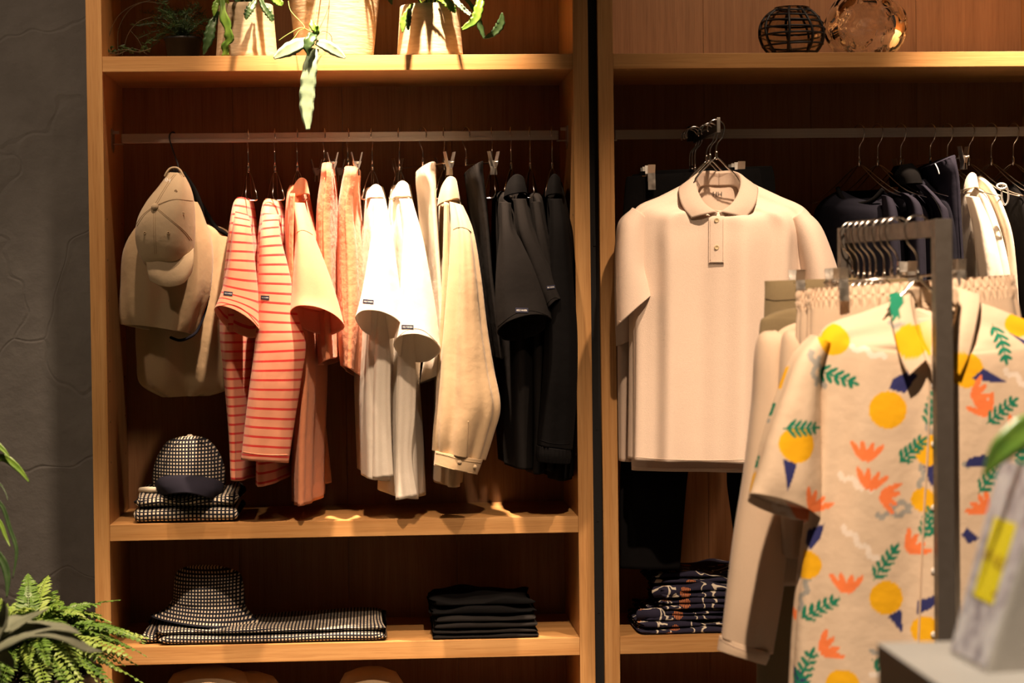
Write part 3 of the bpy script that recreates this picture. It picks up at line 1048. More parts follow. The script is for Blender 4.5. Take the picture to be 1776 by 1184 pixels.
# apricot shorts
WG = [(0.0, 0.07, 26, 0.0022), (0.07, 0.12, 26, 0.001)]
for rows, lab in (
        ([(560, 287, 578, 287, 0.115, 0.13), (557, 300, 580, 300, 0.115, 0.15), (555, 320, 582, 320, 0.115, 0.15), (551, 375, 585, 375, 0.115, 0.15, 0, .006), (552, 480, 588, 480, 0.11, 0.15, 0, .006), (553, 560, 590, 560, 0.10, 0.15, 0, 0.008), (556, 634, 592, 620, 0.09, 0.14, 0.01, 0.008)],
         'apricot crinkled shorts with the narrower front edge, next to the apricot shirt'),
        ([(598, 292, 624, 295, 0.115, 0.13), (595, 304, 624, 306, 0.115, 0.15), (591, 325, 623, 325, 0.115, 0.15), (588, 370, 625, 370, 0.115, 0.15, 0, .008), (587, 450, 633, 450, 0.11, 0.15, 0, .008), (589, 560, 638, 560, 0.10, 0.15, 0, 0.01), (594, 638, 628, 655, 0.09, 0.14, 0.012, 0.01)],
         'apricot crinkled shorts hanging right beside the white tees')):
    g = thing('shorts', base_of(rows), lab, 'shorts', 'clothes on the rail of the left unit')
    bo = loft('leg', rows, M_ORANGE, g, 90, 80, ((5, 0.004, 0.3, 1.6), (11, 0.0014, 1.0, -2.0)), gather=WG, fold_top=0.4)
    bv = bvh_of(bo)
    x0 = (rows[3][0] + rows[3][2]) / 2 - 8
    seam('side_seam', bv, [(rows[1][0] + 6, 308), (rows[3][0] + 7, 375), (rows[4][0] + 6, 470), (rows[5][0] + 8, 560)], 0.0007, M_ORANGE, g)
# white tees
g, b = side_garment('white_tee', 'white tee with a small navy sleeve label, its sleeve beside the apricot shorts', 'shirt', M_WHITE,
    [(636, 326, 664, 324), (632, 342, 668, 342), (628, 390, 676, 390), (624, 450, 684, 450), (618, 580, 690, 580), (617, 655, 688, 655), (620, 745, 684, 745), (623, 816, 680, 827)],
    [(646, 345, 668, 345, 0.0, 0.02), (645, 395, 676, 390, -0.035, 0.035), (636, 455, 684, 445, -0.06, 0.045), (626, 510, 692, 510, -0.072, 0.052), (616, 554, 699, 572, -0.08, 0.058, 0.032)],
    sk=0.0, label_at=(639, 523, 18, 7, 0.08), folds=((4, 0.006, 2.4, 1.2), (7, 0.004, 0.6, 0.6)))
sheet('collar', front_collar(651, 330, 0.09, 13, 22, 0, depth=0.05), M_CREAM, g, 18, 10, 0.003)
loft('front_panel', [(652, 540, 672, 540, -0.020, 0.008), (649, 620, 676, 620, -0.033, 0.01), (646, 690, 675, 690, -0.035, 0.012), (646, 770, 677, 770, -0.035, 0.012), (646, 829, 680, 825, -0.035, 0.012)], M_WHITE, g, 30, 40, FOLD_S)
g, b = side_garment('white_tee', 'white tee with a ribbed stand collar, its sleeve overlapping the cream shorts', 'shirt', M_WHITE,
    [(680, 322, 710, 320), (677, 340, 713, 340), (674, 390, 722, 390), (672, 450, 730, 450), (672, 580, 730, 580), (668, 655, 726, 655), (664, 745, 732, 745), (660, 846, 738, 856)],
    [(692, 345, 714, 345, 0.0, 0.02), (698, 405, 732, 412, -0.035, 0.035), (694, 480, 744, 480, -0.06, 0.045), (690, 540, 754, 540, -0.072, 0.052), (682, 600, 762, 608, -0.08, 0.06, 0.034)],
    sk=0.0, label_at=(707, 567, 20, 7, 0.03), folds=((4, 0.006, 1.4, -1.2), (7, 0.004, 2.6, 0.6)))
sheet('collar', front_collar(697, 326, 0.09, 14, 26, 0, depth=0.06), M_CREAM, g, 18, 10, 0.003)
loft('front_panel', [(694, 560, 714, 560, -0.020, 0.008), (688, 640, 720, 640, -0.033, 0.012), (686, 720, 718, 720, -0.035, 0.012), (686, 790, 712, 790, -0.035, 0.012), (686, 867, 722, 860, -0.035, 0.012)], M_WHITE, g, 30, 40, FOLD_S)
# cream shorts
rows = [(722, 298, 754, 282, 0.115, 0.14), (722, 315, 755, 302, 0.115, 0.15), (724, 345, 756, 345, 0.115, 0.15, 0, -.01), (729, 420, 760, 420, 0.11, 0.15, 0, -.012), (733, 500, 765, 500, 0.105, 0.15, 0, -.014), (737, 600, 771, 600, 0.10, 0.15, 0, -0.014), (730, 664, 775, 648, 0.10, 0.15, 0.01, -0.014)]
g = thing('shorts', base_of(rows), 'cream shorts clipped between the white tee and the khaki shirt', 'shorts', 'clothes on the rail of the left unit')
loft('leg', rows, M_CREAM, g, 80, 80, ((4, 0.004, 1.2, 1.0), (8, 0.002, 0.2, 0.6)), gather=WG)
# khaki long-sleeved shirt
g, b = side_garment('khaki_shirt', 'khaki long-sleeved shirt with a snap cuff and dark collar shadow', 'shirt', M_KHAKI,
    [(764, 326, 794, 322), (760, 345, 798, 345), (759, 400, 808, 400), (760, 460, 814, 460), (756, 580, 822, 580), (754, 680, 818, 680), (752, 760, 806, 760), (751, 832, 798, 834)],
    None, sk=-0.01, folds=((4, 0.005, 0.4, 0.8), (7, 0.003, 1.1, 0.6)))
s = loft('sleeve', [(780, 350, 802, 356, 0.0, 0.025), (783, 398, 819, 402, -0.035, 0.04), (778, 480, 831, 480, -0.055, 0.048), (770, 570, 841, 570, -0.065, 0.052), (764, 640, 852, 640, -0.07, 0.055), (758, 705, 863, 705, -0.075, 0.055),
                    (755, 750, 851, 755, -0.075, 0.05), (755, 782, 838, 797, -0.07, 0.044)], M_KHAKI, g, 80, 72, ((4, 0.006, 0.2, 1.4), (7, 0.005, 1.5, -1.6), (11, 0.0015, 0.6, 3.0)), open_bottom=True)
c = loft('cuff', [(754, 781, 838, 796, -0.07, 0.047), (753, 795, 833, 810, -0.07, 0.047), (752, 807, 828, 823, -0.07, 0.046, 0.004)], M_KHAKI, g, 16, 64, ())
bv = bvh_of(c)
seam('cuff_seam', bv, [(756, 785), (780, 791), (806, 799), (834, 802)], 0.0008, M_BEIGE, c)
seam('cuff_seam', bv, [(754, 804), (780, 812), (806, 818), (827, 821)], 0.0007, M_BEIGE, c)
for (qx, qy) in ((797, 801), (823, 809)):
    p = on_surf(bv, qx, qy, 0.0)
    lathe('snap', [(0.0001, 0.0), (0.005, 0.0), (0.005, 0.002), (0.0001, 0.003)], (0, 0, 0), M_BEIGE2, None, 20)
    o = bpy.context.scene.collection.objects[-1]
    o.rotation_euler = (PI / 2, 0, 0); o.location = p - origin_of(c); o.parent = c
bv = bvh_of(s)
seam('armhole_seam', bv, [(786, 398), (796, 394), (808, 396), (817, 402)], 0.001, M_BEIGE, g)
seam('sleeve_placket', bv, [(812, 730), (811, 760), (810, 792)], 0.0016, M_BEIGE, g)
sheet('collar', front_collar(778, 326, 0.10, 17, 40, 4, depth=0.07), M_KHAKI, g, 18, 10, 0.003)
loft('front_edge', [(770, 350, 778, 352, -0.02, 0.012), (768, 420, 780, 420, -0.035, 0.014), (764, 520, 782, 520, -0.045, 0.014), (757, 640, 778, 640, -0.045, 0.014), (754, 740, 776, 740, -0.045, 0.014)], M_KHAKI, g, 30, 32, FOLD_S)
# charcoal shorts
rows = [(806, 300, 836, 281, 0.115, 0.14), (808, 318, 838, 302, 0.115, 0.15), (812, 345, 840, 338, 0.115, 0.15, 0, -.006), (820, 400, 846, 400, 0.11, 0.15, 0, -.008), (828, 480, 852, 480, 0.105, 0.15, 0, -.008), (836, 560, 862, 560, 0.10, 0.15, 0, -0.01), (844, 618, 870, 620, 0.10, 0.15, 0.0, -0.01)]
g = thing('shorts', base_of(rows), 'charcoal shorts clipped just right of the khaki shirt', 'shorts', 'clothes on the rail of the left unit')
loft('leg', rows, M_CHAR, g, 80, 72, ((4, 0.003, 1.2, 1.0), (8, 0.002, 0.2, 0.6)), gather=WG)
# black garments by the right upright
g, b = side_garment('charcoal_tee', 'charcoal tee with a woven label on its wide sleeve', 'shirt', M_CHAR,
    [(858, 332, 886, 334), (856, 350, 890, 350), (856, 400, 900, 400), (858, 450, 912, 450), (860, 580, 926, 580), (862, 660, 926, 660), (864, 740, 924, 740), (868, 800, 924, 806)],
    [(866, 350, 886, 352, 0.0, 0.02), (866, 402, 892, 398, -0.035, 0.035), (860, 460, 926, 455, -0.055, 0.045), (858, 520, 945, 505, -0.068, 0.05), (862, 578, 955, 558, -0.078, 0.056, 0.028)],
    sk=-0.008, label_at=(905, 538, 22, 8, 0.03))
g, b = side_garment('black_polo', 'black polo with a dark collar and label, half behind the charcoal tee', 'shirt', M_CHAR,
    [(884, 318, 908, 322), (882, 345, 914, 345), (886, 400, 926, 400), (894, 450, 938, 450), (900, 580, 946, 580), (904, 660, 944, 660), (906, 740, 942, 740), (906, 812, 940, 812)],
    [(890, 345, 912, 345, 0.0, 0.02), (896, 400, 924, 394, -0.03, 0.03), (912, 450, 946, 444, -0.045, 0.036), (930, 500, 966, 494, -0.055, 0.04), (944, 548, 974, 524, -0.06, 0.042, 0.018)],
    sk=-0.006, label_at=(955, 498, 14, 6, -0.1))
sheet('collar', front_collar(894, 318, 0.09, 18, 32, 2, depth=0.06), M_BLACKCL, g, 18, 10, 0.003)
g, b = side_garment('charcoal_tee', 'narrow strip of a charcoal tee between the black polo and black jacket', 'shirt', M_CHAR,
    [(914, 336, 936, 336), (914, 350, 940, 350), (920, 400, 946, 400), (926, 450, 950, 450), (930, 580, 958, 580), (932, 660, 958, 660), (934, 740, 956, 740), (934, 806, 954, 808)],
    [(921, 350, 938, 350, 0.0, 0.02), (926, 400, 948, 398, -0.02, 0.03), (934, 450, 958, 450, -0.03, 0.034), (940, 520, 968, 516, -0.035, 0.036, 0.005)], sk=-0.004)
g, b = side_garment('black_jacket', 'black jacket with an elastic cuff, last on the rail beside the right upright', 'jacket', M_BLACKCL,
    [(948, 318, 974, 316), (944, 345, 980, 345), (946, 400, 990, 400), (948, 450, 994, 450), (950, 580, 998, 580), (950, 660, 996, 660), (948, 740, 992, 740), (944, 824, 990, 822)],
    [(954, 345, 974, 345, 0.02, 0.02), (952, 400, 984, 396, -0.02, 0.032), (948, 480, 992, 480, -0.04, 0.04), (944, 570, 999, 570, -0.05, 0.045), (940, 650, 999, 650, -0.055, 0.045), (935, 720, 995, 725, -0.05, 0.042), (932, 772, 990, 780, -0.05, 0.036)],
    sk=-0.004, ry=0.18)
loft('cuff', [(931, 772, 990, 780, -0.05, 0.038), (930, 786, 990, 792, -0.05, 0.038), (932, 800, 988, 804, -0.05, 0.034)], M_BLACKCL, g, 12, 90, ((26, 0.0014, 0, 0),), fold_top=1.0)
sheet('collar', front_collar(961, 318, 0.08, 13, 34, 0, depth=0.05), M_BLACKCL, g, 18, 10, 0.003)

# ------------------------------------------------------------------ hook with cap and bags
hk = thing('wire_hook', P(312, 292, 0.10), 'dark wire hook on the rail holding the sand baseball cap', 'hook')
hp = [P(x, y, Y) for x, y, Y in ((301, 246, 0.200), (303, 233, 0.192), (300, 229, 0.18), (295, 232, 0.168), (294, 240, 0.164), (297, 252, 0.150), (304, 272, 0.110), (309, 288, 0.06), (306, 297, 0.04), (299, 294, 0.035), (297, 288, 0.035))]
tube('wire', hp, 0.0021, M_BLACKM, hk, 8, smoothpath=50)
rows = [(316, 376, 352, 386, 0.15, 0.02), (276, 396, 392, 404, 0.15, 0.035), (238, 470, 398, 470, 0.15, 0.055), (234, 560, 399, 560, 0.15, 0.065), (238, 622, 399, 622, 0.15, 0.06), (246, 665, 396, 668, 0.15, 0.045), (286, 688, 356, 686, 0.15, 0.02)]
g = thing('fabric_bag', base_of(rows), 'large beige fabric bag hanging at the back behind the folded bag', 'bag')
bo = loft('body', rows, M_BEIGE, g, 50, 80, ((3, 0.010, 0.6, 2.2), (7, 0.006, 1.1, 2.6), (12, 0.002, 0.4, -3.0)), open_bottom=False, fold_top=0.4)
tube('strap', [P(x, y, Y) for x, y, Y in ((318, 320, 0.12), (345, 350, 0.13), (372, 392, 0.14), (386, 402, 0.14), (397, 411, 0.15))], 0.006, M_BLACKCL, g, 8, smoothpath=30)
rows = [(300, 345, 340, 350, 0.055, 0.015), (246, 384, 350, 374, 0.055, 0.04), (219, 432, 368, 428, 0.055, 0.055), (217, 500, 367, 500, 0.055, 0.06), (218, 545, 352, 552, 0.055, 0.055), (221, 564, 343, 582, 0.055, 0.05, 0.006)]
g = thing('fabric_bag', base_of(rows), 'small beige fabric bag with a black rim directly below the cap', 'bag')
bo = loft('body', rows, M_BEIGE, g, 50, 80, ((3, 0.010, 2.2, 2.6), (6, 0.006, 0.1, 2.0), (11, 0.002, 0.4, -3.0)), fold_top=0.3, lining=16)
tube('rim_binding', [P(x, y, Y) for x, y, Y in ((296, 585, 0.05), (312, 590, 0.02), (330, 584, 0.02), (343, 572, 0.04), (354, 545, 0.05), (362, 512, 0.06))], 0.0035, M_NAVY, g, 8, smoothpath=30)
tube('strap', [P(x, y, Y) for x, y, Y in ((316, 300, 0.05), (336, 330, 0.06), (347, 358, 0.065), (350, 378, 0.07))], 0.0075, M_BLACKCL, g, 8, smoothpath=24)
# hung baseball cap: crown towards the viewer, bill down
rows = [(292, 299, 316, 300, -0.015, 0.012), (275, 322, 327, 320, -0.025, 0.035), (254, 348, 334, 342, -0.03, 0.05), (238, 378, 337, 370, -0.032, 0.058), (234, 408, 338, 400, -0.03, 0.06), (239, 436, 337, 428, -0.028, 0.055), (250, 456, 334, 446, -0.025, 0.045), (258, 464, 330, 456, -0.02, 0.03)]
g = thing('baseball_cap', P(295, 490, -0.04), 'sand baseball cap hung by its strap with the bill pointing down', 'cap')
cr_o = loft('crown', rows, M_BEIGE2, g, 60, 90, ((5, 0.0022, 0.3, 2.0), (3, 0.002, 1.0, -3.0)), open_bottom=False, fold_top=0.5)
sheet('bill', [[(252, 442, -0.046), (272, 449, -0.060), (297, 450, -0.064), (320, 443, -0.060), (336, 430, -0.046)],
               [(254, 458, -0.054), (275, 466, -0.066), (298, 467, -0.070), (320, 460, -0.066), (336, 446, -0.054)],
               [(256, 474, -0.056), (277, 483, -0.068), (299, 485, -0.071), (320, 478, -0.068), (335, 460, -0.056)],
               [(260, 487, -0.054), (280, 496, -0.065), (300, 497, -0.068), (320, 490, -0.065), (333, 472, -0.054)]], M_BEIGE2, g, 24, 16, 0.004)
bv = bvh_of(cr_o)
for pts in ([(268, 358), (282, 334), (296, 312), (304, 302)], [(268, 358), (250, 372), (236, 392)], [(268, 358), (268, 400), (270, 440)], [(268, 358), (292, 378), (318, 400), (331, 416)], [(268, 358), (300, 346), (333, 348)]):
    for dxx in (-1.6, 1.6):
        seam('panel_seam', bv, [(x + dxx, y) for x, y in pts], 0.0006, M_BEIGE, g)
lathe('button', [(0.0001, 0.006), (0.005, 0.0055), (0.0085, 0.002), (0.0085, -0.002)], (0, 0, 0), M_BEIGE2, None, 20)
o = COL.objects[-1]; o.rotation_euler = (PI / 2, 0, 0); o.location = on_surf(bv, 269, 359, 0.001) - g.location; o.parent = g
for (qx, qy) in ((318, 370), (251, 404), (292, 404), (305, 331), (241, 371)):
    p = on_surf(bv, qx, qy, 0.0)
    if p is None: continue
    vs, fs = [], []
    tube_geo([p + Vector((math.cos(t_) * 0.0026, -0.001, math.sin(t_) * 0.0026)) for t_ in [k * PI / 8 for k in range(17)]], 0.001, 6, False, None, vs, fs)
    mk('eyelet', vs, fs, M_BEIGE, g)
lettering('HH', bv, 289, 312, 13, 0.25, M_LETTER, g, 0.001)
tube('strap', [P(x, y, Y) for x, y, Y in ((286, 306, -0.02), (290, 298, -0.022), (296, 292, -0.02), (306, 291, -0.018), (313, 296, -0.02), (318, 306, -0.022))], 0.0028, M_BEIGE2, g, 8, smoothpath=30)
mk('opening_shade_patch', [P(289, 306, -0.028), P(296, 296, -0.024), P(308, 295, -0.024), P(316, 307, -0.03), P(302, 308, -0.034), P(289, 306, -0.024), P(296, 296, -0.02), P(308, 295, -0.02), P(316, 307, -0.026), P(302, 308, -0.03)],
   [(0, 1, 2, 3, 4), (9, 8, 7, 6, 5), (0, 5, 6, 1), (1, 6, 7, 2), (2, 7, 8, 3), (3, 8, 9, 4), (4, 9, 5, 0)], M_BLACKCL, g, smooth=False)  # black plate stands in for the shade inside the rear of the cap

# ------------------------------------------------------------------ folded goods


def slab(name, x0, x1, yf, yb, z0, z1, mat, parent, seed=0, wav=0.003, nx=60, nc=48, sag=0.0, endpull=0.02):
    """one folded layer of cloth: a rounded fold in front, soft ends, gently waved"""
    rnd = random.Random(seed)
    ph = [rnd.uniform(0, 6.28) for _ in range(8)]
    vs, fs, uv = [], [], []
    hy, hz = (yb - yf) / 2, (z1 - z0) / 2
    cy, cz = (yf + yb) / 2, (z0 + z1) / 2
    per = 0
    for i in range(nx + 1):
        u = i / nx
        e = min(u, 1 - u) / 0.06
        s = 1.0 if e >= 1 else (0.25 + 0.75 * math.sqrt(max(0, 1 - (1 - e) ** 2)))
        x = x0 + (x1 - x0) * u
        cum = 0; lastp = None
        for j in range(nc):
            th = 2 * PI * j / nc + PI
            c, q = math.cos(th), math.sin(th)
            yy = -math.copysign(abs(c) ** 0.35, c) * hy * (0.97 + 0.03 * s) + math.sin(u * 9 + ph[0] + q) * wav * 0.8
            zz = math.copysign(abs(q) ** 0.5, q) * hz * s
            up = 1 if q > 0 else 0
            zz += up * (math.sin(u * 7 + ph[1] + yy * 14) * wav + math.sin(u * 17 + ph[2] - yy * 25) * wav * 0.4) - up * sag * math.sin(PI * u)
            xx = x + math.sin(th * 2 + ph[3]) * wav * (1 - min(e, 1)) * 1.5
            p = Vector((xx, cy + yy, max(cz + zz, z0)))
            if lastp is not None: cum += (p - lastp).length
            lastp = p
            vs.append(p); uv.append((x, cum))
    for i in range(nx):
        for j in range(nc):
            a = i * nc + j; b = i * nc + (j + 1) % nc
            fs.append((a, b, b + nc, a + nc))
    fs.append(tuple(range(nc))); fs.append(tuple(nx * nc + j for j in range(nc))[::-1])
    return mk(name, vs, fs, mat, parent, uvs=uv)


def zx(px, py, Y=0.0):
    p = P(px, py, Y); return p.x, p.z


# gingham folded shirt on the middle shelf with the gingham cap
x0, _ = zx(231, 905, 0.02); x1, _ = zx(413, 905, 0.02)
g = thing('folded_shirt', ((x0 + x1) / 2, 0.15, Z2B), 'folded navy and white gingham shirt on the middle shelf under the cap', 'shirt')
slab('fold_layer', x0, x1, 0.015, 0.29, Z2B, Z2B + 0.036, M_GING, g, 1, 0.0016)
slab('fold_layer', x0 + 0.005, x1 - 0.001, 0.022, 0.29, Z2B + 0.0355, Z2B + 0.074, M_GING, g, 2, 0.004, sag=0.012)
tube('collar_roll', [Vector((x0 + 0.01, 0.10, Z2B + 0.072)), Vector((x0 + 0.03, 0.08, Z2B + 0.075)), Vector((x0 + 0.08, 0.10, Z2B + 0.070))], 0.007, M_GING, g, 10, smoothpath=20)
rows = [(312, 757, 342, 756, 0.135, 0.02), (291, 765, 362, 763, 0.135, 0.06), (275, 788, 380, 786, 0.135, 0.085), (267, 812, 389, 811, 0.135, 0.094), (265, 832, 391, 834, 0.135, 0.096), (267, 846, 388, 848, 0.135, 0.094)]
g = thing('baseball_cap', P(327, 850, 0.135), 'navy and white gingham baseball cap with a plain navy bill on the folded shirt', 'cap')
cr_o = loft('crown', rows, M_GING2, g, 50, 96, ((6, 0.0012, 0.5, 0),))
sheet('bill', [[(268, 828, 0.12), (285, 825, 0.060), (327, 823, 0.035), (368, 829, 0.060), (389, 836, 0.12)],
               [(268, 838, 0.10), (284, 833, 0.030), (327, 829, 0.000), (369, 838, 0.030), (388, 847, 0.10)],
               [(270, 848, 0.09), (285, 844, 0.010), (328, 840, -0.022), (369, 850, 0.010), (386, 856, 0.09)],
               [(276, 860, 0.085), (292, 857, -0.002), (328, 854, -0.035), (362, 863, -0.002), (379, 866, 0.085)]], M_NAVY2, g, 26, 14, 0.003)
bv = bvh_of(cr_o)
seam('panel_seam', bv, [(328, 759), (328, 790), (327, 820)], 0.0012, M_NAVY, g)
seam('panel_seam', bv, [(322, 758), (296, 780), (284, 815)], 0.0009, M_NAVY, g)
seam('panel_seam', bv, [(334, 758), (362, 780), (374, 815)], 0.0009, M_NAVY, g)
p = on_surf(bv, 328, 757, 0)
if p is not None: lathe('button', [(0.0075, -0.003), (0.007, 0.002), (0.003, 0.005), (0.0001, 0.0055)], p + Vector((0, 0.02, 0)), M_GING2, g, 20)

# gingham folded shirt on the lower shelf with the bucket hat
x0, _ = zx(278, 1117, 0.02); x1, _ = zx(669, 1117, 0.02)
g = thing('folded_shirt', ((x0 + x1) / 2, 0.16, Z3B), 'long folded navy and white gingham trousers under the bucket hat on the lower shelf', 'trousers')
slab('fold_layer', x0, x1, 0.012, 0.30, Z3B, Z3B + 0.022, M_GING2, g, 3, 0.002)
slab('fold_layer', x0 - 0.012, x1 - 0.003, 0.020, 0.31, Z3B + 0.0215, Z3B + 0.043, M_GING2, g, 4, 0.004, sag=0.008)
slab('fold_end', x0 - 0.045, x0 + 0.05, 0.045, 0.29, Z3B, Z3B + 0.034, M_GING2, g, 5, 0.006, 30)
g.name = 'folded_trousers'
rows = [(331, 981, 379, 981, 0.165, 0.025), (307, 990, 412, 992, 0.165, 0.065), (300, 1016, 420, 1012, 0.165, 0.078), (297, 1042, 423, 1046, 0.165, 0.084), (286, 1056, 432, 1062, 0.16, 0.10), (264, 1066, 452, 1080, 0.155, 0.128)]
g = thing('bucket_hat', P(358, 1076, 0.16), 'navy and white gingham bucket hat resting on the folded trousers', 'hat')
loft('crown', rows[:4], M_GING2, g, 40, 96, ((3, 0.003, 0.5, 1),))
loft('brim', rows[3:], M_GING2, g, 24, 96, ((4, 0.004, 0.5, 1),), fold_top=0.0, lining=18)

# stack of folded black tees
zz = Z3B
for k, (a, b, h, mt, yf, lab) in enumerate(((752, 934, 0.010, M_CHAR, 0.012, 'lowest folded charcoal tee of the dark stack on the lower shelf'),
                                            (752, 932, 0.010, M_CHAR, 0.016, 'second folded charcoal tee from the bottom of the dark stack'),
                                            (754, 932, 0.028, M_CHAR, 0.020, 'thickest folded charcoal tee in the dark stack, right under the black top'),
                                            (749, 929, 0.040, M_BLACKCL, 0.045, 'folded black sweatshirt on top of the dark stack'))):
    x0, _ = zx(a, 1110, 0.02); x1, _ = zx(b, 1110, 0.02)
    g = thing('folded_tee' if k < 3 else 'folded_sweatshirt', ((x0 + x1) / 2, 0.15, zz), lab, 'shirt', 'dark folded stack')
    slab('fold_layer', x0, x1, yf, 0.30, zz, zz + h * (0.55 if k > 1 else 1), mt, g, 20 + k, 0.0015 if k < 3 else 0.004)
    if k > 1:
        slab('fold_layer', x0 + 0.004, x1 - 0.004, yf + 0.006, 0.30, zz + h * 0.54, zz + h, mt, g, 30 + k, 0.002 if k < 3 else 0.005)
    zz += h + 0.0008

# stack of folded navy floral shirts in the right unit
zz = Z3B
for k, (a, b, h, yf) in enumerate(((1110, 1300, 0.030, 0.015), (1122, 1300, 0.026, 0.02), (1148, 1300, 0.026, 0.018), (1150, 1300, 0.030, 0.02), (1135, 1300, 0.026, 0.06))):
    x0, _ = zx(a, 1100, 0.02); x1, _ = zx(b, 1100, 0.02)
    g = thing('folded_floral_shirt', ((x0 + x1) / 2, 0.15, zz), ('lowest', 'second lowest', 'middle', 'second highest', 'topmost')[k] + ' folded navy floral shirt of the stack under the polo', 'shirt', 'folded navy floral shirts')
    slab('fold_layer', x0, x1, yf, 0.30, zz, zz + h * 0.5, M_FLORAL, g, 40 + k, 0.003)
    slab('fold_layer', x0 + 0.003, x1, yf + 0.004, 0.30, zz + h * 0.49, zz + h, M_FLORAL, g, 50 + k, 0.005)
    if k in (1, 3): tube('sleeve_end', [Vector((x0 - 0.012, 0.06, zz + 0.012)), Vector((x0 + 0.02, 0.03, zz + 0.018)), Vector((x0 + 0.06, 0.05, zz + 0.014))], 0.014, M_FLORAL, g, 12, smoothpath=20)
    zz += h + 0.001

# things on the lowest shelf, only their tops in view
for (cx, w, top, lab, yy) in ((362, 80, 1157, 'beige cap crown lying at the left of the lowest shelf', 0.12), (430, 60, 1166, 'beige cap crown beside the other cap on the lowest shelf', 0.16), (643, 60, 1157, 'round beige hat top showing in the middle of the lowest shelf', 0.12)):
    rad = w * mpp(yy)
    c = P(cx, top, yy)
    h = c.z - Z4B
    g = thing('beige_hat', (c.x, yy, Z4B), lab, 'hat')
    lathe('crown', [(rad * 1.0, 0.02), (rad * 1.0, h * 0.45), (rad * 0.95, h * 0.7), (rad * 0.75, h * 0.9), (rad * 0.4, h * 0.985), (0.0001, h)], (c.x, yy, Z4B), M_BEIGE2, g, 40, lambda th, z: 0.03 * math.sin(3 * th + z * 30) + 0.015 * math.sin(7 * th))
    lathe('brim', [(rad * 0.98, 0.03), (rad * 1.3, 0.012), (rad * 1.5, 0.0), (rad * 1.48, -0.0), (rad * 1.0, 0.022)], (c.x, yy, Z4B), M_BEIGE2, g, 40)

# ------------------------------------------------------------------ right unit: face-out arm with the polo
YT = -0.20
tipx = P(1246, 218, YT).x
armz = P(1246, 222, YT).z
fa = thing('face_out_arm', (tipx, ROD_Y, armz), 'black face-out arm on the right rail that carries the polo shirt', 'bracket')
box('arm', (tipx - 0.004, YT, armz - 0.008), (tipx + 0.004, ROD_Y - 0.006, armz + 0.008), M_BLACKM, fa, 0.001)
box('clamp', (tipx - 0.018, ROD_Y - 0.012, ROD_Z - 0.018), (tipx + 0.018, ROD_Y + 0.012, ROD_Z + 0.018), M_BLACKM, fa, 0.002)
box('end_stop', (tipx - 0.004, YT - 0.004, armz - 0.010), (tipx + 0.004, YT, armz + 0.024), M_CLIP, fa, 0.001)
ARMS = ((-0.165, 'wire', 'steel wire hanger inside the ivory polo shirt'), (-0.070, 'wire', 'steel wire hanger right behind the polo, in the second ivory shirt'),
        (-0.015, 'wire', 'steel wire hanger third along the arm, in the ivory long-sleeved shirt'), (0.040, 'clip', 'clip hanger holding the front pair of black trousers behind the polo'),
        (0.085, 'clip', 'clip hanger holding the second pair of black trousers behind the polo'), (0.128, 'clip', 'clip hanger of the added rearmost black trousers next to the right rail'))
for Y, kind, lab in ARMS:
    apx = 655 + (1246 - 655) * (YT + 5.2) / (Y + 5.2)
    if kind == 'wire':
        hanger(lab, apx, Y, armz, ang=-6, r=0.020, drop=0.066, arm=0.12, fall=0.125, spread=0.005, nk=0.68, side=-1, py=225, group='hangers on the face-out arm', rad=0.0017)
    else:
        hanger(lab, apx - 14, Y, armz, ang=-4, r=0.020, drop=0.090, kind='clip', bar=0.26, gap=0.016, side=-1, py=225, group='hangers on the face-out arm', clip_tilt=0.004)


def neck_shirt(rows, mat, g, m=110, n=220, folds=(), **kw):
    return loft('body', rows, mat, g, m, n, folds, open_top=True, lining=46, **kw)


def flat_collar(T, E, B, cx, mat, g, thick=0.003, mirror=True, nu=22, name='collar', T2=None, E2=None, B2=None):
    """fold-over collar: B base inside, T fold line, E leaf edge; from the back centre to the front"""
    def strip(T, E, B):
        M1 = [tuple((a + b) / 2 + d for a, b, d in zip(t, b_, (0, 0, 0))) for t, b_ in zip(T, B)]
        M2 = [((t[0] * 0.5 + e[0] * 0.5), (t[1] * 0.5 + e[1] * 0.5) - 1.0, (t[2] + e[2]) / 2 - 0.004) for t, e in zip(T, E)]
        Tt = [(t[0], t[1], t[2]) for t in T]
        return [B, M1, Tt, M2, E]
    o = []
    o.append(sheet(name, strip(T, E, B), mat, g, nu, 16, thick))
    if mirror:
        f = lambda L: [(2 * cx - x, y, z) for x, y, z in L]
        o.append(sheet(name, strip(T2 or f(T), E2 or f(E), B2 or f(B)), mat, g, nu, 16, -thick))
    return o


# ivory polo
YP = -0.165
rows = [(1197, 312, 1295, 312, YP + 0.015, 0.050, -0.075), (1184, 320, 1308, 321, YP + 0.015, 0.055, -0.068), (1146, 339, 1346, 340, YP + 0.01, 0.062, -0.048), (1104, 358, 1386, 360, YP, 0.066, -0.026),
        (1090, 392, 1404, 392, YP, 0.072, -0.010), (1091, 450, 1402, 450, YP, 0.078), (1093, 560, 1399, 560, YP, 0.08), (1093, 680, 1397, 680, YP, 0.08), (1092, 796, 1394, 800, YP, 0.078)]
g = thing('polo_shirt', base_of(rows), 'ivory pique polo shirt facing out in front of the black trousers', 'shirt')
PF = ((5, 0.009, 0.9, 0.3), (9, 0.010, 2.2, -0.3), (14, 0.004, 0.5, 0.4), (23, 0.0015, 1.5, 0.6))
bd = neck_shirt(rows, M_PIQUE, g, 120, 260, PF, grow=0.6, fold_top=0.02)
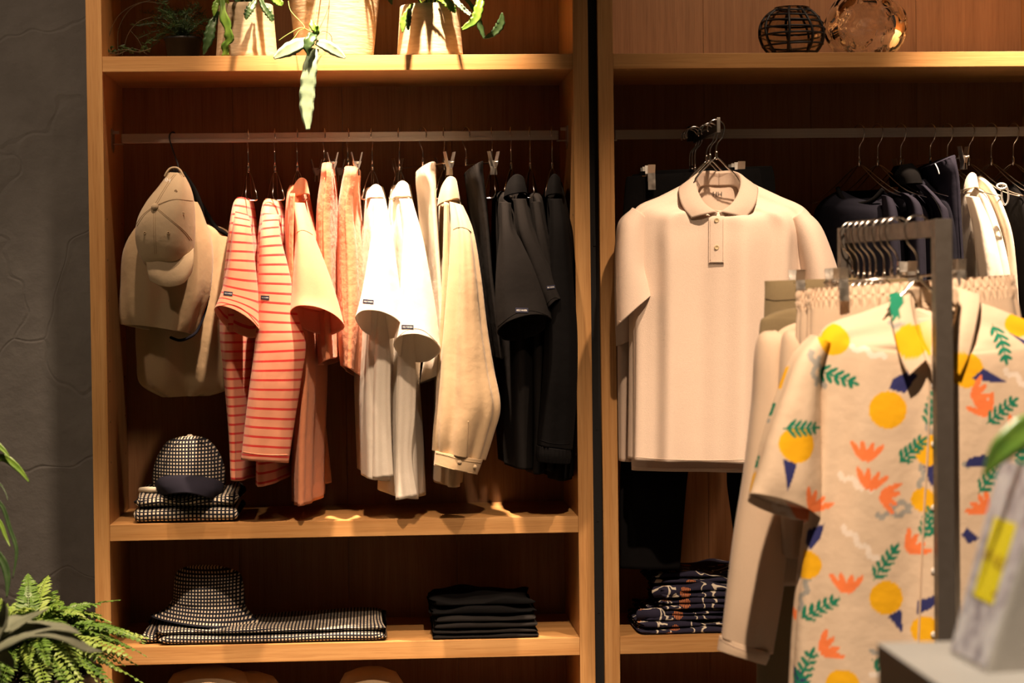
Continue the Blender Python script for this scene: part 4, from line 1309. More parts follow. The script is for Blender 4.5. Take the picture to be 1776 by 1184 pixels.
sl = loft('sleeve', [(1096, 360, 1124, 384, YP, 0.04), (1076, 384, 1120, 432, YP - 0.005, 0.05), (1068, 430, 1118, 466, YP - 0.01, 0.055), (1067, 490, 1122, 488, YP - 0.015, 0.056), (1069, 566, 1127, 514, YP - 0.02, 0.054, 0.006)], M_PIQUE, g, 50, 72, ((3, 0.004, 1.9, 1.0),))
sr = loft('sleeve', [(1364, 384, 1392, 362, YP, 0.04), (1376, 424, 1420, 388, YP - 0.005, 0.05), (1388, 476, 1440, 434, YP - 0.01, 0.055), (1396, 540, 1462, 505, YP - 0.015, 0.056), (1398, 590, 1480, 566, YP - 0.02, 0.054)], M_PIQUE, g, 50, 72, ((3, 0.005, 0.4, 1.0),))
T = [(1246, 297, YP + 0.05), (1224, 296, YP + 0.042), (1208, 303, YP + 0.012), (1208, 326, YP - 0.022), (1221, 351, YP - 0.050), (1243, 367, YP - 0.066)]
E = [(1246, 324, YP + 0.065), (1212, 322, YP + 0.06), (1180, 322, YP + 0.012), (1178, 340, YP - 0.030), (1185, 360, YP - 0.052), (1199, 378, YP - 0.064)]
B = [(1246, 322, YP + 0.05), (1222, 322, YP + 0.042), (1212, 328, YP + 0.012), (1212, 344, YP - 0.018), (1225, 366, YP - 0.044), (1243, 380, YP - 0.060)]
flat_collar(T, E, B, 1246, M_PIQUE2, g)
bv = bvh_of(bd)
pk = patch('placket', bv, 1243, 416, 26, 80, 0.0, M_PIQUE, g, 8, 24, 0.004)
bvp = bvh_of(pk)
for (qx, qy) in ((1243, 382), (1243, 429)):
    p = on_surf(bvp, qx, qy, 0.0)
    lathe('button', [(0.0001, 0.0010), (0.0035, 0.0012), (0.0048, 0.002), (0.0056, 0.0012), (0.0056, -0.001)], (0, 0, 0), M_BUTTON, None, 24)
    o = COL.objects[-1]; o.rotation_euler = (PI / 2, 0, 0); o.location = p - g.location; o.parent = g
seam('placket_seam', bvp, [(1232, 380), (1232, 410), (1232, 452)], 0.0007, M_PIQUE2, g)
seam('placket_seam', bvp, [(1254, 380), (1254, 410), (1254, 452)], 0.0007, M_PIQUE2, g)
seam('placket_seam', bvp, [(1231, 454), (1243, 454), (1255, 454)], 0.001, M_PIQUE2, g)
seam('hem_seam', bv, [(1098, 792), (1150, 796), (1220, 798), (1290, 797), (1380, 795)], 0.0007, M_PIQUE2, g, steps=60)
bs = bvh_of(sl)
seam('cuff_seam', bs, [(1072, 556), (1090, 560), (1108, 540), (1122, 516)], 0.0007, M_PIQUE2, g)
# inner back of the neck with the printed mark
nk = sheet('neck_back', [[(1210, 316, YP + 0.04), (1246, 320, YP + 0.055), (1284, 316, YP + 0.04)], [(1206, 345, YP + 0.03), (1246, 345, YP + 0.045), (1288, 345, YP + 0.03)], [(1206, 384, YP + 0.02), (1246, 386, YP + 0.03), (1288, 384, YP + 0.02)]], M_PIQUE2, g, 16, 12, 0.002)
bn = bvh_of(nk)
lettering('HH', bn, 1244, 337, 16, 0.0, M_INK, g, 0.002, 1.0)
lettering('HELLY HANSEN', bn, 1245, 344, 14, 0.0, M_INK, g, 0.002, 1.0)
lettering('L', bn, 1244, 347, 1.6, 0.0, M_INK, g, 0.002, 1.0)
seam('neck_tape', bn, [(1210, 316), (1228, 319), (1246, 320), (1264, 319), (1282, 316)], 0.0014, M_PIQUE2, g)
# second ivory shirt and the long-sleeved one behind
for dY, x0, x1, hem, lab, longs in ((0.095, 1091, 1396, 815, 'second ivory shirt whose hem shows below the polo', False), (0.15, 1090, 1394, 800, 'ivory long-sleeved shirt whose sleeve shows left of the polo', True)):
    Y = YP + dY
    rows = [(1200, 322, 1294, 322, Y, 0.015, -0.02), (1180, 330, 1310, 330, Y, 0.02, -0.02), (1146, 345, 1346, 345, Y, 0.024, -0.01), (1106, 362, 1384, 362, Y, 0.026), (1094, 400, 1402, 400, Y, 0.028), (x0, 560, x1, 560, Y, 0.03), (x0, 700, x1, 700, Y, 0.03), (x0 + 2, hem, x1 - 4, hem + 4, Y, 0.03)]
    g = thing('ivory_shirt', base_of(rows), lab, 'shirt')
    bd = loft('body', rows, M_PIQUE2, g, 60, 140, ((5, 0.004, 0.7, 0.3), (9, 0.003, 2.0, -0.3)))
    seam('hem_seam', bvh_of(bd), [(1098, hem - 6), (1160, hem - 3), (1280, hem - 3)], 0.0007, M_PIQUE, g, steps=40)
    if longs:
        loft('sleeve', [(1096, 362, 1124, 386, Y, 0.035), (1074, 390, 1118, 440, Y, 0.04), (1069, 480, 1112, 490, Y, 0.042), (1070, 600, 1106, 600, Y, 0.04), (1071, 700, 1098, 700, Y, 0.036), (1073, 798, 1093, 800, Y, 0.03)], M_PIQUE2, g, 50, 56, FOLD_S)
    else:
        loft('sleeve', [(1096, 362, 1124, 386, Y, 0.035), (1072, 386, 1118, 436, Y, 0.042), (1066, 440, 1114, 470, Y, 0.045), (1065, 520, 1118, 510, Y, 0.046), (1068, 600, 1110, 580, Y, 0.044)], M_PIQUE2, g, 40, 56, FOLD_S)
    loft('sleeve', [(1364, 386, 1392, 364, Y, 0.035), (1376, 430, 1418, 390, Y, 0.042), (1388, 480, 1438, 440, Y, 0.045), (1396, 560, 1460, 530, Y, 0.044)], M_PIQUE2, g, 30, 48, FOLD_S)

# black trousers; rearmost pair added, crotches lowered, to block light on the back boards
for Y, dx, lab in ((0.040, 0, 'front pair of black trousers clipped behind the polo'), (0.085, 22, 'second pair of black trousers, its waist showing right of the polo'), (0.128, 8, 'rearmost pair of black trousers added behind the polo to block light')):
    w = [(1088 + dx, 306 + dx * -0.4, 1316 + dx, 292 + dx * -0.2, Y, 0.014), (1084 + dx, 330, 1322 + dx, 322, Y, 0.018), (1078 + dx * 0.7, 440, 1330 + dx * 0.7, 440, Y, 0.019), (1077 + dx * 0.6, 620, 1332 + dx * 0.6, 620, Y, 0.019), (1077 + dx * 0.4, 795, 1336 + dx * 0.4, 795, Y, 0.019)]
    g = thing('trousers', P(1180, 985, Y), lab, 'trousers')
    loft('waist', w, M_BLACKCL, g, 40, 100, ((6, 0.002, 1, 0.3),), open_bottom=False)
    for a in ([(1077, 770, 1206, 770, Y, 0.018), (1077, 800, 1196, 800, Y, 0.018), (1076, 850, 1189, 850, Y, 0.018), (1077, 985, 1178, 986, Y, 0.018)],
              [(1206, 770, 1334, 770, Y, 0.018), (1256, 800, 1338, 800, Y, 0.018), (1263, 850, 1344, 850, Y, 0.018), (1282, 985, 1350, 985, Y, 0.018)]):
        if dx: a = [(r[0] + dx * 0.3, r[1] - 4, r[2] - 3, r[3] - 4) + r[4:] for r in a]
        loft('leg', a, M_BLACKCL, g, 40, 72, ((4, 0.002, 1, 0.5),))

# ------------------------------------------------------------------ right rail
for (px, lab, kind) in ((1490, 'steel wire hanger of the front navy sweatshirt with a round neck', 'wire'), (1522, 'steel wire hanger of the second navy sweatshirt', 'wire'), (1562, 'steel wire hanger of the hooded navy sweatshirt', 'wire'),
                        (1603, 'steel clip hanger of the navy trousers on the right rail', 'clip'), (1643, 'steel wire hanger between the navy trousers and the white shirt', 'wire'), (1680, 'steel wire hanger of the pale jacket behind the white shirt', 'wire'),
                        (1719, 'steel wire hanger of the black garment with the carabiner', 'wire'), (1757, 'steel wire hanger of the dark jacket at the right picture edge', 'wire')):
    if kind == 'wire':
        hanger(lab, px, ang=58, arm=0.165, fall=0.085, spread=0.014, drop=0.080, group='hangers on the right rail', side=-1)
    else:
        hanger(lab, px + 10, ang=58, drop=0.075, kind='clip', bar=0.26, group='hangers on the right rail', side=-1, clip_tilt=0.01)


def rail_garment(name, lab, cat, mat, rows, sk, Y=0.16, ry=0.15, folds=FOLD_A, neckdip=0.0, mats=None, open_top=False):
    rr = []
    for i, r in enumerate(rows):
        f = (0.35, 0.65, 0.9)[i] if i < 3 else 1.0
        rr.append(tuple(r) + (Y, ry * f, -neckdip * (1, 0.6, 0.25)[i] if i < 3 else 0.0, sk * f))
    g = thing(name, base_of(rr), lab, cat, 'clothes on the rail of the right unit')
    b = loft('body', rr, mat, g, 70, 110, folds, open_top=open_top)
    return g, b


g, b = rail_garment('navy_sweatshirt', 'dark navy sweatshirt with a round neck, nearest the polo on the right rail', 'shirt', M_NAVY,
    [(1456, 330, 1532, 328), (1430, 350, 1545, 346), (1421, 385, 1552, 382), (1420, 500, 1556, 500), (1424, 640, 1556, 640), (1430, 800, 1552, 800)], -0.05, neckdip=0.03, open_top=True)
tube('neck_rib', [P(x, y, Y) for x, y, Y in ((1453, 326, 0.16), (1462, 345, 0.13), (1485, 354, 0.10), (1512, 348, 0.07), (1532, 328, 0.06))], 0.006, M_BLACKCL, g, 8, smoothpath=30)
loft('sleeve', [(1530, 338, 1548, 348, 0.03, 0.03), (1532, 380, 1556, 380, 0.01, 0.04), (1530, 500, 1562, 500, 0.0, 0.045), (1528, 640, 1562, 640, 0.0, 0.04), (1530, 760, 1556, 762, 0.0, 0.03)], M_NAVY2, g, 50, 48, FOLD_S)
g, b = rail_garment('navy_sweatshirt', 'second navy sweatshirt, only its lit shoulder showing', 'shirt', M_NAVY,
    [(1540, 334, 1578, 330), (1536, 352, 1590, 350), (1536, 385, 1598, 380), (1540, 500, 1602, 500), (1545, 640, 1602, 640), (1550, 780, 1598, 780)], -0.03)
loft('sleeve', [(1558, 334, 1576, 338, 0.04, 0.03), (1575, 362, 1598, 366, 0.01, 0.04), (1578, 480, 1604, 480, 0.0, 0.045), (1578, 640, 1606, 640, 0.0, 0.04)], M_NAVY2, g, 40, 48, FOLD_S)
g, b = rail_garment('hooded_sweatshirt', 'hooded navy sweatshirt between the second sweatshirt and the navy trousers', 'shirt', M_NAVY,
    [(1566, 314, 1602, 312), (1566, 340, 1622, 342), (1576, 375, 1640, 370), (1582, 500, 1642, 500), (1586, 640, 1642, 640), (1590, 780, 1640, 780)], -0.03)
loft('hood', [(1552, 288, 1580, 284, 0.16, 0.05), (1545, 304, 1592, 300, 0.16, 0.08), (1548, 322, 1596, 320, 0.16, 0.09)], M_BLACKCL, g, 20, 48, FOLD_S, open_bottom=False)
sv = loft('sleeve', [(1590, 320, 1606, 324, 0.05, 0.03), (1612, 346, 1632, 352, 0.02, 0.036), (1622, 380, 1644, 380, 0.01, 0.04), (1624, 500, 1648, 500, 0.0, 0.04), (1624, 640, 1648, 640, 0.0, 0.04)], M_NAVY2, g, 40, 48, FOLD_S)
seam('sleeve_stripe', bvh_of(sv), [(1600, 326), (1622, 348), (1634, 380), (1637, 440)], 0.0016, M_BLACKCL, g)
rows = [(1592, 294, 1641, 272, 0.13, 0.11, 0, -0.02), (1597, 306, 1642, 290, 0.13, 0.12, 0, -0.02), (1603, 330, 1645, 318, 0.13, 0.12, 0, -0.02), (1615, 380, 1649, 376, 0.13, 0.12, 0, -.012), (1624, 470, 1653, 470, 0.13, 0.12, 0, -.01), (1628, 580, 1657, 580, 0.13, 0.12, 0, -.01), (1632, 720, 1660, 720, 0.13, 0.12, 0, -.01)]
g = thing('trousers', base_of(rows), 'navy drawstring trousers clipped left of the white shirt', 'trousers')
loft('leg', rows, M_NAVY2, g, 80, 80, ((5, 0.003, 0.3, 0.6), (9, 0.002, 1, -.5)), gather=WG)
tube('drawstring', [P(x, y, Y) for x, y, Y in ((1622, 284, 0.03), (1626, 292, 0.015), (1629, 302, 0.012))], 0.0014, M_LETTER, g, 6, smoothpath=12)
g, b = rail_garment('white_shirt', 'bright white shirt in front of the pale jacket on the right rail', 'shirt', M_WHITE,
    [(1662, 330, 1686, 326), (1655, 348, 1698, 340), (1653, 400, 1716, 395), (1656, 470, 1736, 475), (1658, 560, 1744, 560), (1662, 680, 1746, 680), (1664, 780, 1744, 780)], -0.025, folds=((4, 0.006, 1.0, 0.6), (7, 0.004, 0.2, 0.3)))
loft('sleeve', [(1676, 340, 1698, 344, 0.02, 0.03), (1688, 390, 1718, 392, 0.0, 0.04), (1694, 440, 1730, 440, -0.015, 0.045), (1698, 490, 1740, 492, -0.02, 0.045), (1700, 540, 1746, 545, -0.02, 0.045)], M_WHITE, g, 40, 56, FOLD_S)
g, b = rail_garment('pale_jacket', 'pale cream jacket with a collar behind the bright white shirt', 'jacket', M_CREAM,
    [(1676, 312, 1694, 306), (1680, 330, 1708, 326), (1690, 372, 1724, 372), (1700, 430, 1736, 430), (1702, 540, 1746, 540), (1704, 700, 1748, 700)], -0.015)
sheet('collar', front_collar(1684, 312, 0.12, 12, 26, 2, depth=0.05), M_CREAM, g, 14, 8, 0.003)
g, b = rail_garment('black_vest', 'black garment with a white carabiner clipped to it', 'vest', M_BLACKCL,
    [(1738, 330, 1752, 322), (1734, 346, 1760, 342), (1732, 380, 1764, 380), (1735, 450, 1768, 450), (1738, 560, 1768, 560), (1740, 700, 1768, 700)], -0.012)
g, b = rail_garment('dark_jacket', 'dark grey jacket at the right edge of the picture', 'jacket', M_CHAR,
    [(1764, 316, 1788, 314), (1756, 340, 1796, 340), (1752, 390, 1806, 390), (1752, 480, 1812, 480), (1754, 600, 1812, 600), (1756, 720, 1810, 720)], -0.02)
cb = thing('carabiner', P(1743, 355, 0.0), 'small white carabiner hanging on the black garment', 'carabiner')
tube('loop', [P(1743 + math.sin(q) * 6, 338 - math.cos(q) * 17 + math.sin(q) * 2, -0.01) for q in [k * 2 * PI / 24 for k in range(25)]], 0.0024, M_CARABINER, cb, 8)
tube('collar_ring', [P(1737 + math.cos(q) * 8, 323 + math.sin(q) * 4.5, -0.012) for q in [k * 2 * PI / 20 for k in range(21)]], 0.0026, M_LETTER, cb, 8)

# ------------------------------------------------------------------ glass vases
zs = Z1B


def vase_profile(R, H, top, base, th):
    pr = [(base * 0.2, 0.0), (base, 0.0)]
    for k in range(1, 30):
        q = k / 30
        z = H * q
        cz = H * 0.48
        r = R * math.sqrt(max(0.0, 1 - ((z - cz) / (H * 0.56)) ** 2))
        r = max(r, base if q < 0.1 else 0)
        pr.append((r, z))
    pr.append((top, H))
    inner = [(max(r - th, 0.002), z) for r, z in pr[2:]]
    inner[0] = (inner[0][0], th)
    return pr + [(top - th * 0.5, H + th * 0.3)] + inner[::-1] + [(base * 0.2, th)]


vc = P(1374, 91, 0.12)
R1 = 57 * mpp(0.12)
H1 = 0.122
g = thing('glass_vase', (vc.x, 0.12, zs), 'round smoky glass vase with black painted grid lines', 'vase')
lathe('globe', vase_profile(R1, H1, R1 * 0.55, R1 * 0.55, 0.004), (vc.x, 0.12, zs), M_GLASSD, g, 64)
rnd = random.Random(3)


def globe_pt(R, H, th, z, cx, cy, off):
    r = R * math.sqrt(max(0.02, 1 - ((z - H * 0.48) / (H * 0.56)) ** 2)) + off
    return Vector((cx + r * math.cos(th), cy + r * math.sin(th), zs + z))


for k in range(9):
    th0 = k * 2 * PI / 9 + rnd.uniform(-0.1, 0.1) - 1.9
    pts = [globe_pt(R1, H1, th0 + 0.12 * math.sin(q * 3 + k), 0.003 + (H1 - 0.003) * q, vc.x, 0.12, 0.0008) for q in [i / 20 for i in range(21)]]
    tube('grid_line', pts, 0.0036, M_BLACKM, g, 6)
for z in (0.012, 0.030, 0.053, 0.068, 0.085, 0.100, 0.114):
    pts = [globe_pt(R1, H1, q * 2 * PI / 48, z + 0.0025 * math.sin(q * 2 * PI / 48 + z * 50), vc.x, 0.12, 0.0008) for q in range(49)]
    tube('grid_line', pts, 0.0025, M_BLACKM, g, 6)
vc = P(1502, 90, 0.15)
R2 = 74 * mpp(0.15)
H2 = 0.165
g = thing('glass_vase', (vc.x, 0.15, zs), 'large clear glass vase covered in round dimples', 'vase')
dim = [(rnd.uniform(0, 2 * PI), rnd.uniform(0.02, 0.15), rnd.uniform(0.16, 0.26)) for _ in range(90)]


def dimple(th, z):
    d = 0.0
    for (a, zz_, s_) in dim:
        da = (th - a + PI) % (2 * PI) - PI
        q = (da * da + ((z - zz_) / R2) ** 2) / (s_ * s_)
        if q < 1: d = min(d, -0.075 * (1 - q) ** 1.2)
    return d


pr = vase_profile(R2, H2, R2 * 0.6, R2 * 0.62, 0.004)
k2 = len(pr) // 2
fine = []
for i in range(len(pr) - 1):
    for q in range(3): fine.append(tuple(pr[i][j] + (pr[i + 1][j] - pr[i][j]) * q / 3 for j in range(2)))
fine.append(pr[-1])
lathe('globe', fine, (vc.x, 0.15, zs), M_GLASS, g, 160, dimple, len(fine) // 2)

# ------------------------------------------------------------------ garment rack in the foreground
YN, YF_ = -1.45, -1.00
pn = P(1633, 394, YN); pf = P(1468, 410, YF_)
RZ = (pn.z + pf.z) / 2
HW = 0.015
rk = thing('garment_rack', (pn.x, YN, 0), 'grey steel garment rack carrying the printed shirt', 'rack')


def bar(name, a, b, hw, hh, mat, parent):
    a, b = Vector(a), Vector(b)
    d = (b - a).normalized()
    s = d.cross(Vector((0, 0, 1)))
    if s.length < 1e-4: s = Vector((1, 0, 0))
    s.normalize()
    u = s.cross(d).normalized()
    vs = [p + s * (hw * i) + u * (hh * j) for p in (a, b) for (i, j) in ((-1, -1), (1, -1), (1, 1), (-1, 1))]
    fs = [(0, 1, 2, 3), (7, 6, 5, 4), (0, 4, 5, 1), (1, 5, 6, 2), (2, 6, 7, 3), (3, 7, 4, 0)]
    return mk(name, vs, fs, mat, parent, smooth=False)


zt = RZ + 0.0155
box('post', (pn.x - HW, YN - HW, 0.02), (pn.x + HW, YN + HW, zt), M_RACK, rk, 0.0015)
box('post', (pf.x - HW, YF_ - HW, 0.02), (pf.x + HW, YF_ + HW, zt), M_RACK, rk, 0.0015)
dirv = (Vector((pf.x, YF_, 0)) - Vector((pn.x, YN, 0))).normalized()
bar('rail', Vector((pn.x, YN, RZ)) + dirv * 0.0155, Vector((pf.x, YF_, RZ)) - dirv * 0.0155, 0.010, 0.0145, M_RACK, rk)
bar('base_rail', Vector((pn.x, YN, 0.04)) + dirv * 0.0155, Vector((pf.x, YF_, 0.04)) - dirv * 0.0155, 0.012, 0.012, M_RACK, rk)
for q in (pn.x, pf.x):
    yy = YN if q == pn.x else YF_
    box('foot', (q - 0.22, yy - 0.014, 0.0), (q + 0.22, yy + 0.014, 0.02), M_RACK, rk, 0.002)


def rail_at(Y):
    t = (Y - YN) / (YF_ - YN)
    return pn.x + (pf.x - pn.x) * t


def px_of(X, Y, Z):
    d = Vector((X, Y, Z)) - CAM
    return 888 + FPX * d.dot(RV) / d.dot(F0)


RH = ((-1.345, 'wire', 'steel wire hanger at the front of the rack inside the printed shirt'), (-1.255, 'clip', 'steel clip hanger of the front pair of cream trousers on the rack'),
      (-1.225, 'clip', 'steel clip hanger of the second pair of cream trousers on the rack'), (-1.19, 'wire', 'steel wire hanger of the shorter cream shirt on the rack'), (-1.15, 'wire', 'steel wire hanger of the cream long-sleeved shirt on the rack'),
      (-1.12, 'wire', 'empty-looking steel wire hanger in the middle of the rack rail'), (-1.09, 'wire', 'steel wire hanger just before the olive shirt on the rack'), (-1.06, 'wire', 'steel wire hanger of the olive shirt on the rack'), (-1.03, 'clip', 'steel clip hanger of the olive trousers at the far end of the rack'))
for Y, kind, lab in RH:
    X = rail_at(Y)
    px = px_of(X, Y, RZ)
    if kind == 'wire':
        hanger(lab, px, Y, RZ, ang=-8, r=0.024, drop=0.088, arm=0.13, fall=0.12, spread=0.006, nk=0.7, py=400, group='hangers on the rack', rad=0.0018)
    else:
        hanger(lab, px, Y, RZ, ang=-4, r=0.024, drop=0.082, kind='clip', bar=0.26, gap=0.027, py=400, group='hangers on the rack', clip_tilt=0.008, rad=0.0018)

# ---- print of the shirt: motifs in the cloth's own flat coordinates
C_BASE = (0.66, 0.53, 0.40)
C_YEL = (0.80, 0.44, 0.010); C_NAV = (0.030, 0.035, 0.15); C_ORA = (0.85, 0.22, 0.07); C_GRN = (0.012, 0.20, 0.12); C_GRY = (0.34, 0.34, 0.32); C_PALE = (0.78, 0.70, 0.62)
SH = []


def ell(cx, cy, a, b, ang, col): SH.append(('e', cx, cy, a, b, math.cos(ang), math.sin(ang), col, max(a, b)))


def poly(pts, col):
    cx = sum(p[0] for p in pts) / len(pts); cy = sum(p[1] for p in pts) / len(pts)
    SH.append(('p', cx, cy, pts, 0, 0, 0, col, max(math.hypot(p[0] - cx, p[1] - cy) for p in pts)))


def sprig(x, y, ang, L, flip=1):
    n = 5
    dx, dy = math.cos(ang), math.sin(ang)
    ell(x + dx * L / 2, y + dy * L / 2, L / 2, 1.8, ang, C_GRN)
    for k in range(n):
        q = (k + 0.6) / n
        px, py = x + dx * L * q, y + dy * L * q
        s = 13 * (1 - 0.35 * q)
        for sd in (-1, 1):
            a2 = ang + sd * 0.85
            ell(px + math.cos(a2) * s * 0.8, py + math.sin(a2) * s * 0.8, s * 0.85, 3.4, a2, C_GRN)
    ell(x + dx * (L + 6), y + dy * (L + 6), 8, 3, ang, C_GRN)


def coral(x, y, ang, s=1.0):
    for k, (da, ln) in enumerate(((-0.75, 46), (-0.35, 40), (0.15, 38), (0.55, 44))):
        a2 = ang + da
        ell(x + math.cos(a2) * ln * 0.55 * s, y + math.sin(a2) * ln * 0.55 * s, ln * 0.45 * s, 5.2 * s, a2, C_ORA)


def wave(x, y, L, ang=0.0, col=C_GRY, w=4.5):
    for k in range(int(L / 5)):
        q = k * 5
        o = math.sin(q * 0.22) * 4
        ell(x + math.cos(ang) * q - math.sin(ang) * o, y + math.sin(ang) * q + math.cos(ang) * o, 5, w, ang, col)


for a in ((1400, 610, 60, 1.45), (1412, 620, 55, 1.35), (1600, 700, 60, 1.6), (1510, 888, 60, -0.05), (1530, 870, 60, 0.0), (1400, 1000, 60, 1.9), (1655, 800, 50, -0.2), (1590, 800, 50, 1.7), (1540, 560, 50, 0.3), (1500, 1120, 60, 0.1)):
    wave(*a)
for a in ((1470, 600, 60, 0.35), (1450, 820, 60, 0.5), (1455, 910, 80, 0.8), (1500, 1160, 70, -0.3), (1730, 640, 60, 0.6), (1700, 980, 60, 0.4)):
    wave(*a, col=C_PALE, w=5)
for (x, y, r) in ((1440, 588, 27), (1528, 708, 32), (1374, 768, 31), (1525, 1030, 29), (1394, 976, 25), (1602, 778, 27), (1588, 862, 20), (1660, 640, 30), (1592, 1085, 24), (1742, 905, 28), (1700, 1060, 30), (1452, 1180, 28), (1765, 560, 24), (1580, 592, 30)):
    ell(x, y, r, r, 0, C_YEL)
for pts in ([(1530, 672), (1536, 655), (1566, 640), (1580, 650), (1556, 680)], [(1348, 792), (1372, 800), (1366, 822), (1356, 848)], [(1392, 940), (1396, 918), (1424, 905), (1418, 930), (1404, 950)], [(1528, 1062), (1552, 1050), (1554, 1092)],
            [(1578, 1060), (1580, 1036), (1616, 1020), (1602, 1046)], [(1590, 806), (1606, 802), (1616, 846), (1600, 836)], [(1668, 655), (1690, 637), (1735, 662), (1700, 660)], [(1655, 806), (1662, 790), (1690, 784), (1716, 800), (1690, 806)],
            [(1650, 920), (1660, 908), (1682, 928), (1662, 936)], [(1370, 1150), (1388, 1160), (1400, 1184), (1374, 1184)], [(1745, 575), (1776, 592), (1780, 610)], [(1700, 1100), (1724, 1088), (1722, 1130)]):
    poly(pts, C_NAV)
for a in ((1490, 800, -1.35), (1510, 852, 0.35), (1494, 848, -1.2), (1458, 1026, -1.45), (1412, 1128, -0.5), (1665, 690, -0.35), (1700, 884, -2.3), (1398, 885, -0.9), (1560, 955, -0.7), (1580, 1170, -1.2), (1745, 760, -1.0), (1700, 720, -2.0), (1740, 1010, -1.3)):
    coral(*a)
for a in ((1412, 640, 0.35, 60), (1350, 740, 0.0, 55), (1546, 800, -0.75, 55), (1384, 1070, -0.55, 62), (1502, 1000, -0.95, 64), (1694, 732, -0.65, 60), (1598, 740, -1.4, 60), (1680, 850, -0.9, 60), (1500, 1135, 0.5, 50), (1378, 1190, -1.2, 64), (1720, 560, 1.4, 60), (1590, 930, -1.3, 50), (1760, 830, -1.6, 50), (1556, 500, 1.7, 44)):
    sprig(*a)
GRID = {}
for s_ in SH:
    r = s_[8] + 3
    for gx in range(int((s_[1] - r) // 30), int((s_[1] + r) // 30) + 1):
        for gy in range(int((s_[2] - r) // 30), int((s_[2] + r) // 30) + 1):
            GRID.setdefault((gx, gy), []).append(s_)


def print_at(x, y, s):
    if s > 0: x += 97; y -= 61                # the back of the shirt carries the same repeat, shifted
    col = C_BASE
    for q in GRID.get((int(x // 30), int(y // 30)), ()):
        if q[0] == 'e':
            dx, dy = x - q[1], y - q[2]
            u = dx * q[5] + dy * q[6]; v = -dx * q[6] + dy * q[5]
            if (u / q[3]) ** 2 + (v / q[4]) ** 2 < 1: col = q[7]
        else:
            p = q[3]; ins = False; j = len(p) - 1
            for i in range(len(p)):
                if (p[i][1] > y) != (p[j][1] > y) and x < (p[j][0] - p[i][0]) * (y - p[i][1]) / (p[j][1] - p[i][1]) + p[i][0]: ins = not ins
                j = i
            if ins: col = q[7]
    return col


YS = -1.345
rows = [(1580, 512, 1664, 512, YS + 0.01, 0.045, -0.115), (1562, 518, 1684, 520, YS + 0.01, 0.05, -0.105), (1500, 540, 1738, 540, YS, 0.05, -0.075), (1430, 566, 1800, 570, YS, 0.052, -0.045),
        (1414, 610, 1824, 612, YS, 0.056, -0.012), (1414, 700, 1828, 700, YS, 0.058), (1408, 800, 1832, 800, YS, 0.058), (1390, 930, 1836, 930, YS, 0.058), (1374, 1060, 1838, 1060, YS, 0.058), (1366, 1184, 1838, 1184, YS, 0.058), (1362, 1260, 1838, 1260, YS, 0.058)]
g = thing('printed_shirt', base_of(rows), 'cream short-sleeved shirt printed with yellow fruit, green sprigs and orange coral', 'shirt')
bd = neck_shirt(rows, M_PRINT, g, 380, 640, ((5, 0.008, 0.9, 0.3), (9, 0.007, 2.2, -0.3), (16, 0.002, 0.5, 0.4)), print_fn=print_at, grow=0.6, fold_top=0.05)
loft('sleeve', [(1408, 580, 1440, 596, YS, 0.04), (1374, 618, 1424, 642, YS - 0.005, 0.05), (1345, 690, 1420, 704, YS - 0.01, 0.055), (1320, 762, 1420, 775, YS - 0.012, 0.058), (1306, 816, 1420, 838, YS - 0.015, 0.058), (1293, 860, 1418, 900, YS - 0.015, 0.056, 0.018)],
     M_PRINT, g, 150, 240, ((3, 0.005, 1.2, 1.0), (5, 0.003, 0.2, 1)), print_fn=print_at)
loft('sleeve', [(1796, 590, 1830, 575, YS, 0.04), (1806, 640, 1860, 615, YS - 0.005, 0.05), (1812, 700, 1890, 690, YS - 0.01, 0.055), (1814, 780, 1915, 770, YS - 0.012, 0.058)], M_PRINT, g, 60, 120, FOLD_S, print_fn=print_at)
T = [(1620, 497, YS + 0.045), (1596, 497, YS + 0.038), (1578, 504, YS + 0.005), (1583, 550, YS - 0.035), (1596, 592, YS - 0.055), (1610, 622, YS - 0.064)]
E = [(1620, 528, YS + 0.06), (1574, 524, YS + 0.055), (1543, 510, YS + 0.0), (1548, 560, YS - 0.042), (1560, 615, YS - 0.060), (1576, 652, YS - 0.070)]
B = [(1620, 525, YS + 0.045), (1598, 525, YS + 0.038), (1586, 530, YS + 0.005), (1592, 572, YS - 0.035), (1604, 612, YS - 0.06), (1614, 636, YS - 0.074)]
for o in flat_collar(T, E, B, 1621, M_PRINT, g, nu=60):
    me = o.data
    ca = me.color_attributes.new('print', 'FLOAT_COLOR', 'POINT')
    org = origin_of(o)
    for i, v in enumerate(me.vertices):
        w = v.co + org - CAM
        x = 888 + FPX * w.dot(RV) / w.dot(F0); y = 592 - FPX * w.dot(UV_) / w.dot(F0)
        ca.data[i].color = tuple(print_at(x, y, -1)) + (1,)
bv = bvh_of(bd)
seam('placket_edge', bv, [(1612, 640), (1610, 760), (1602, 900), (1596, 1040), (1590, 1180)], 0.002, M_CREAM2, g, steps=80)
for qy in (668, 770, 880, 990, 1100):
    p = on_surf(bv, 1620, qy, 0.0)
    if p is None: continue
    lathe('button', [(0.0001, 0.001), (0.0045, 0.002), (0.0055, 0.001), (0.0055, -0.001)], (0, 0, 0), M_LETTER, None, 20)
    o = COL.objects[-1]; o.rotation_euler = (PI / 2, 0, 0); o.location = p - g.location; o.parent = g
nk = sheet('neck_back', [[(1590, 522, YS + 0.03), (1622, 526, YS + 0.045), (1655, 522, YS + 0.03)], [(1588, 560, YS + 0.02), (1622, 562, YS + 0.035), (1658, 560, YS + 0.02)], [(1588, 650, YS + 0.0), (1622, 652, YS + 0.01), (1658, 650, YS + 0.0)]], M_CREAM2, g, 14, 14, 0.002)
patch('neck_label', bvh_of(nk), 1604, 604, 20, 26, 0.0, M_LABEL, g, 4, 4, 0.002)

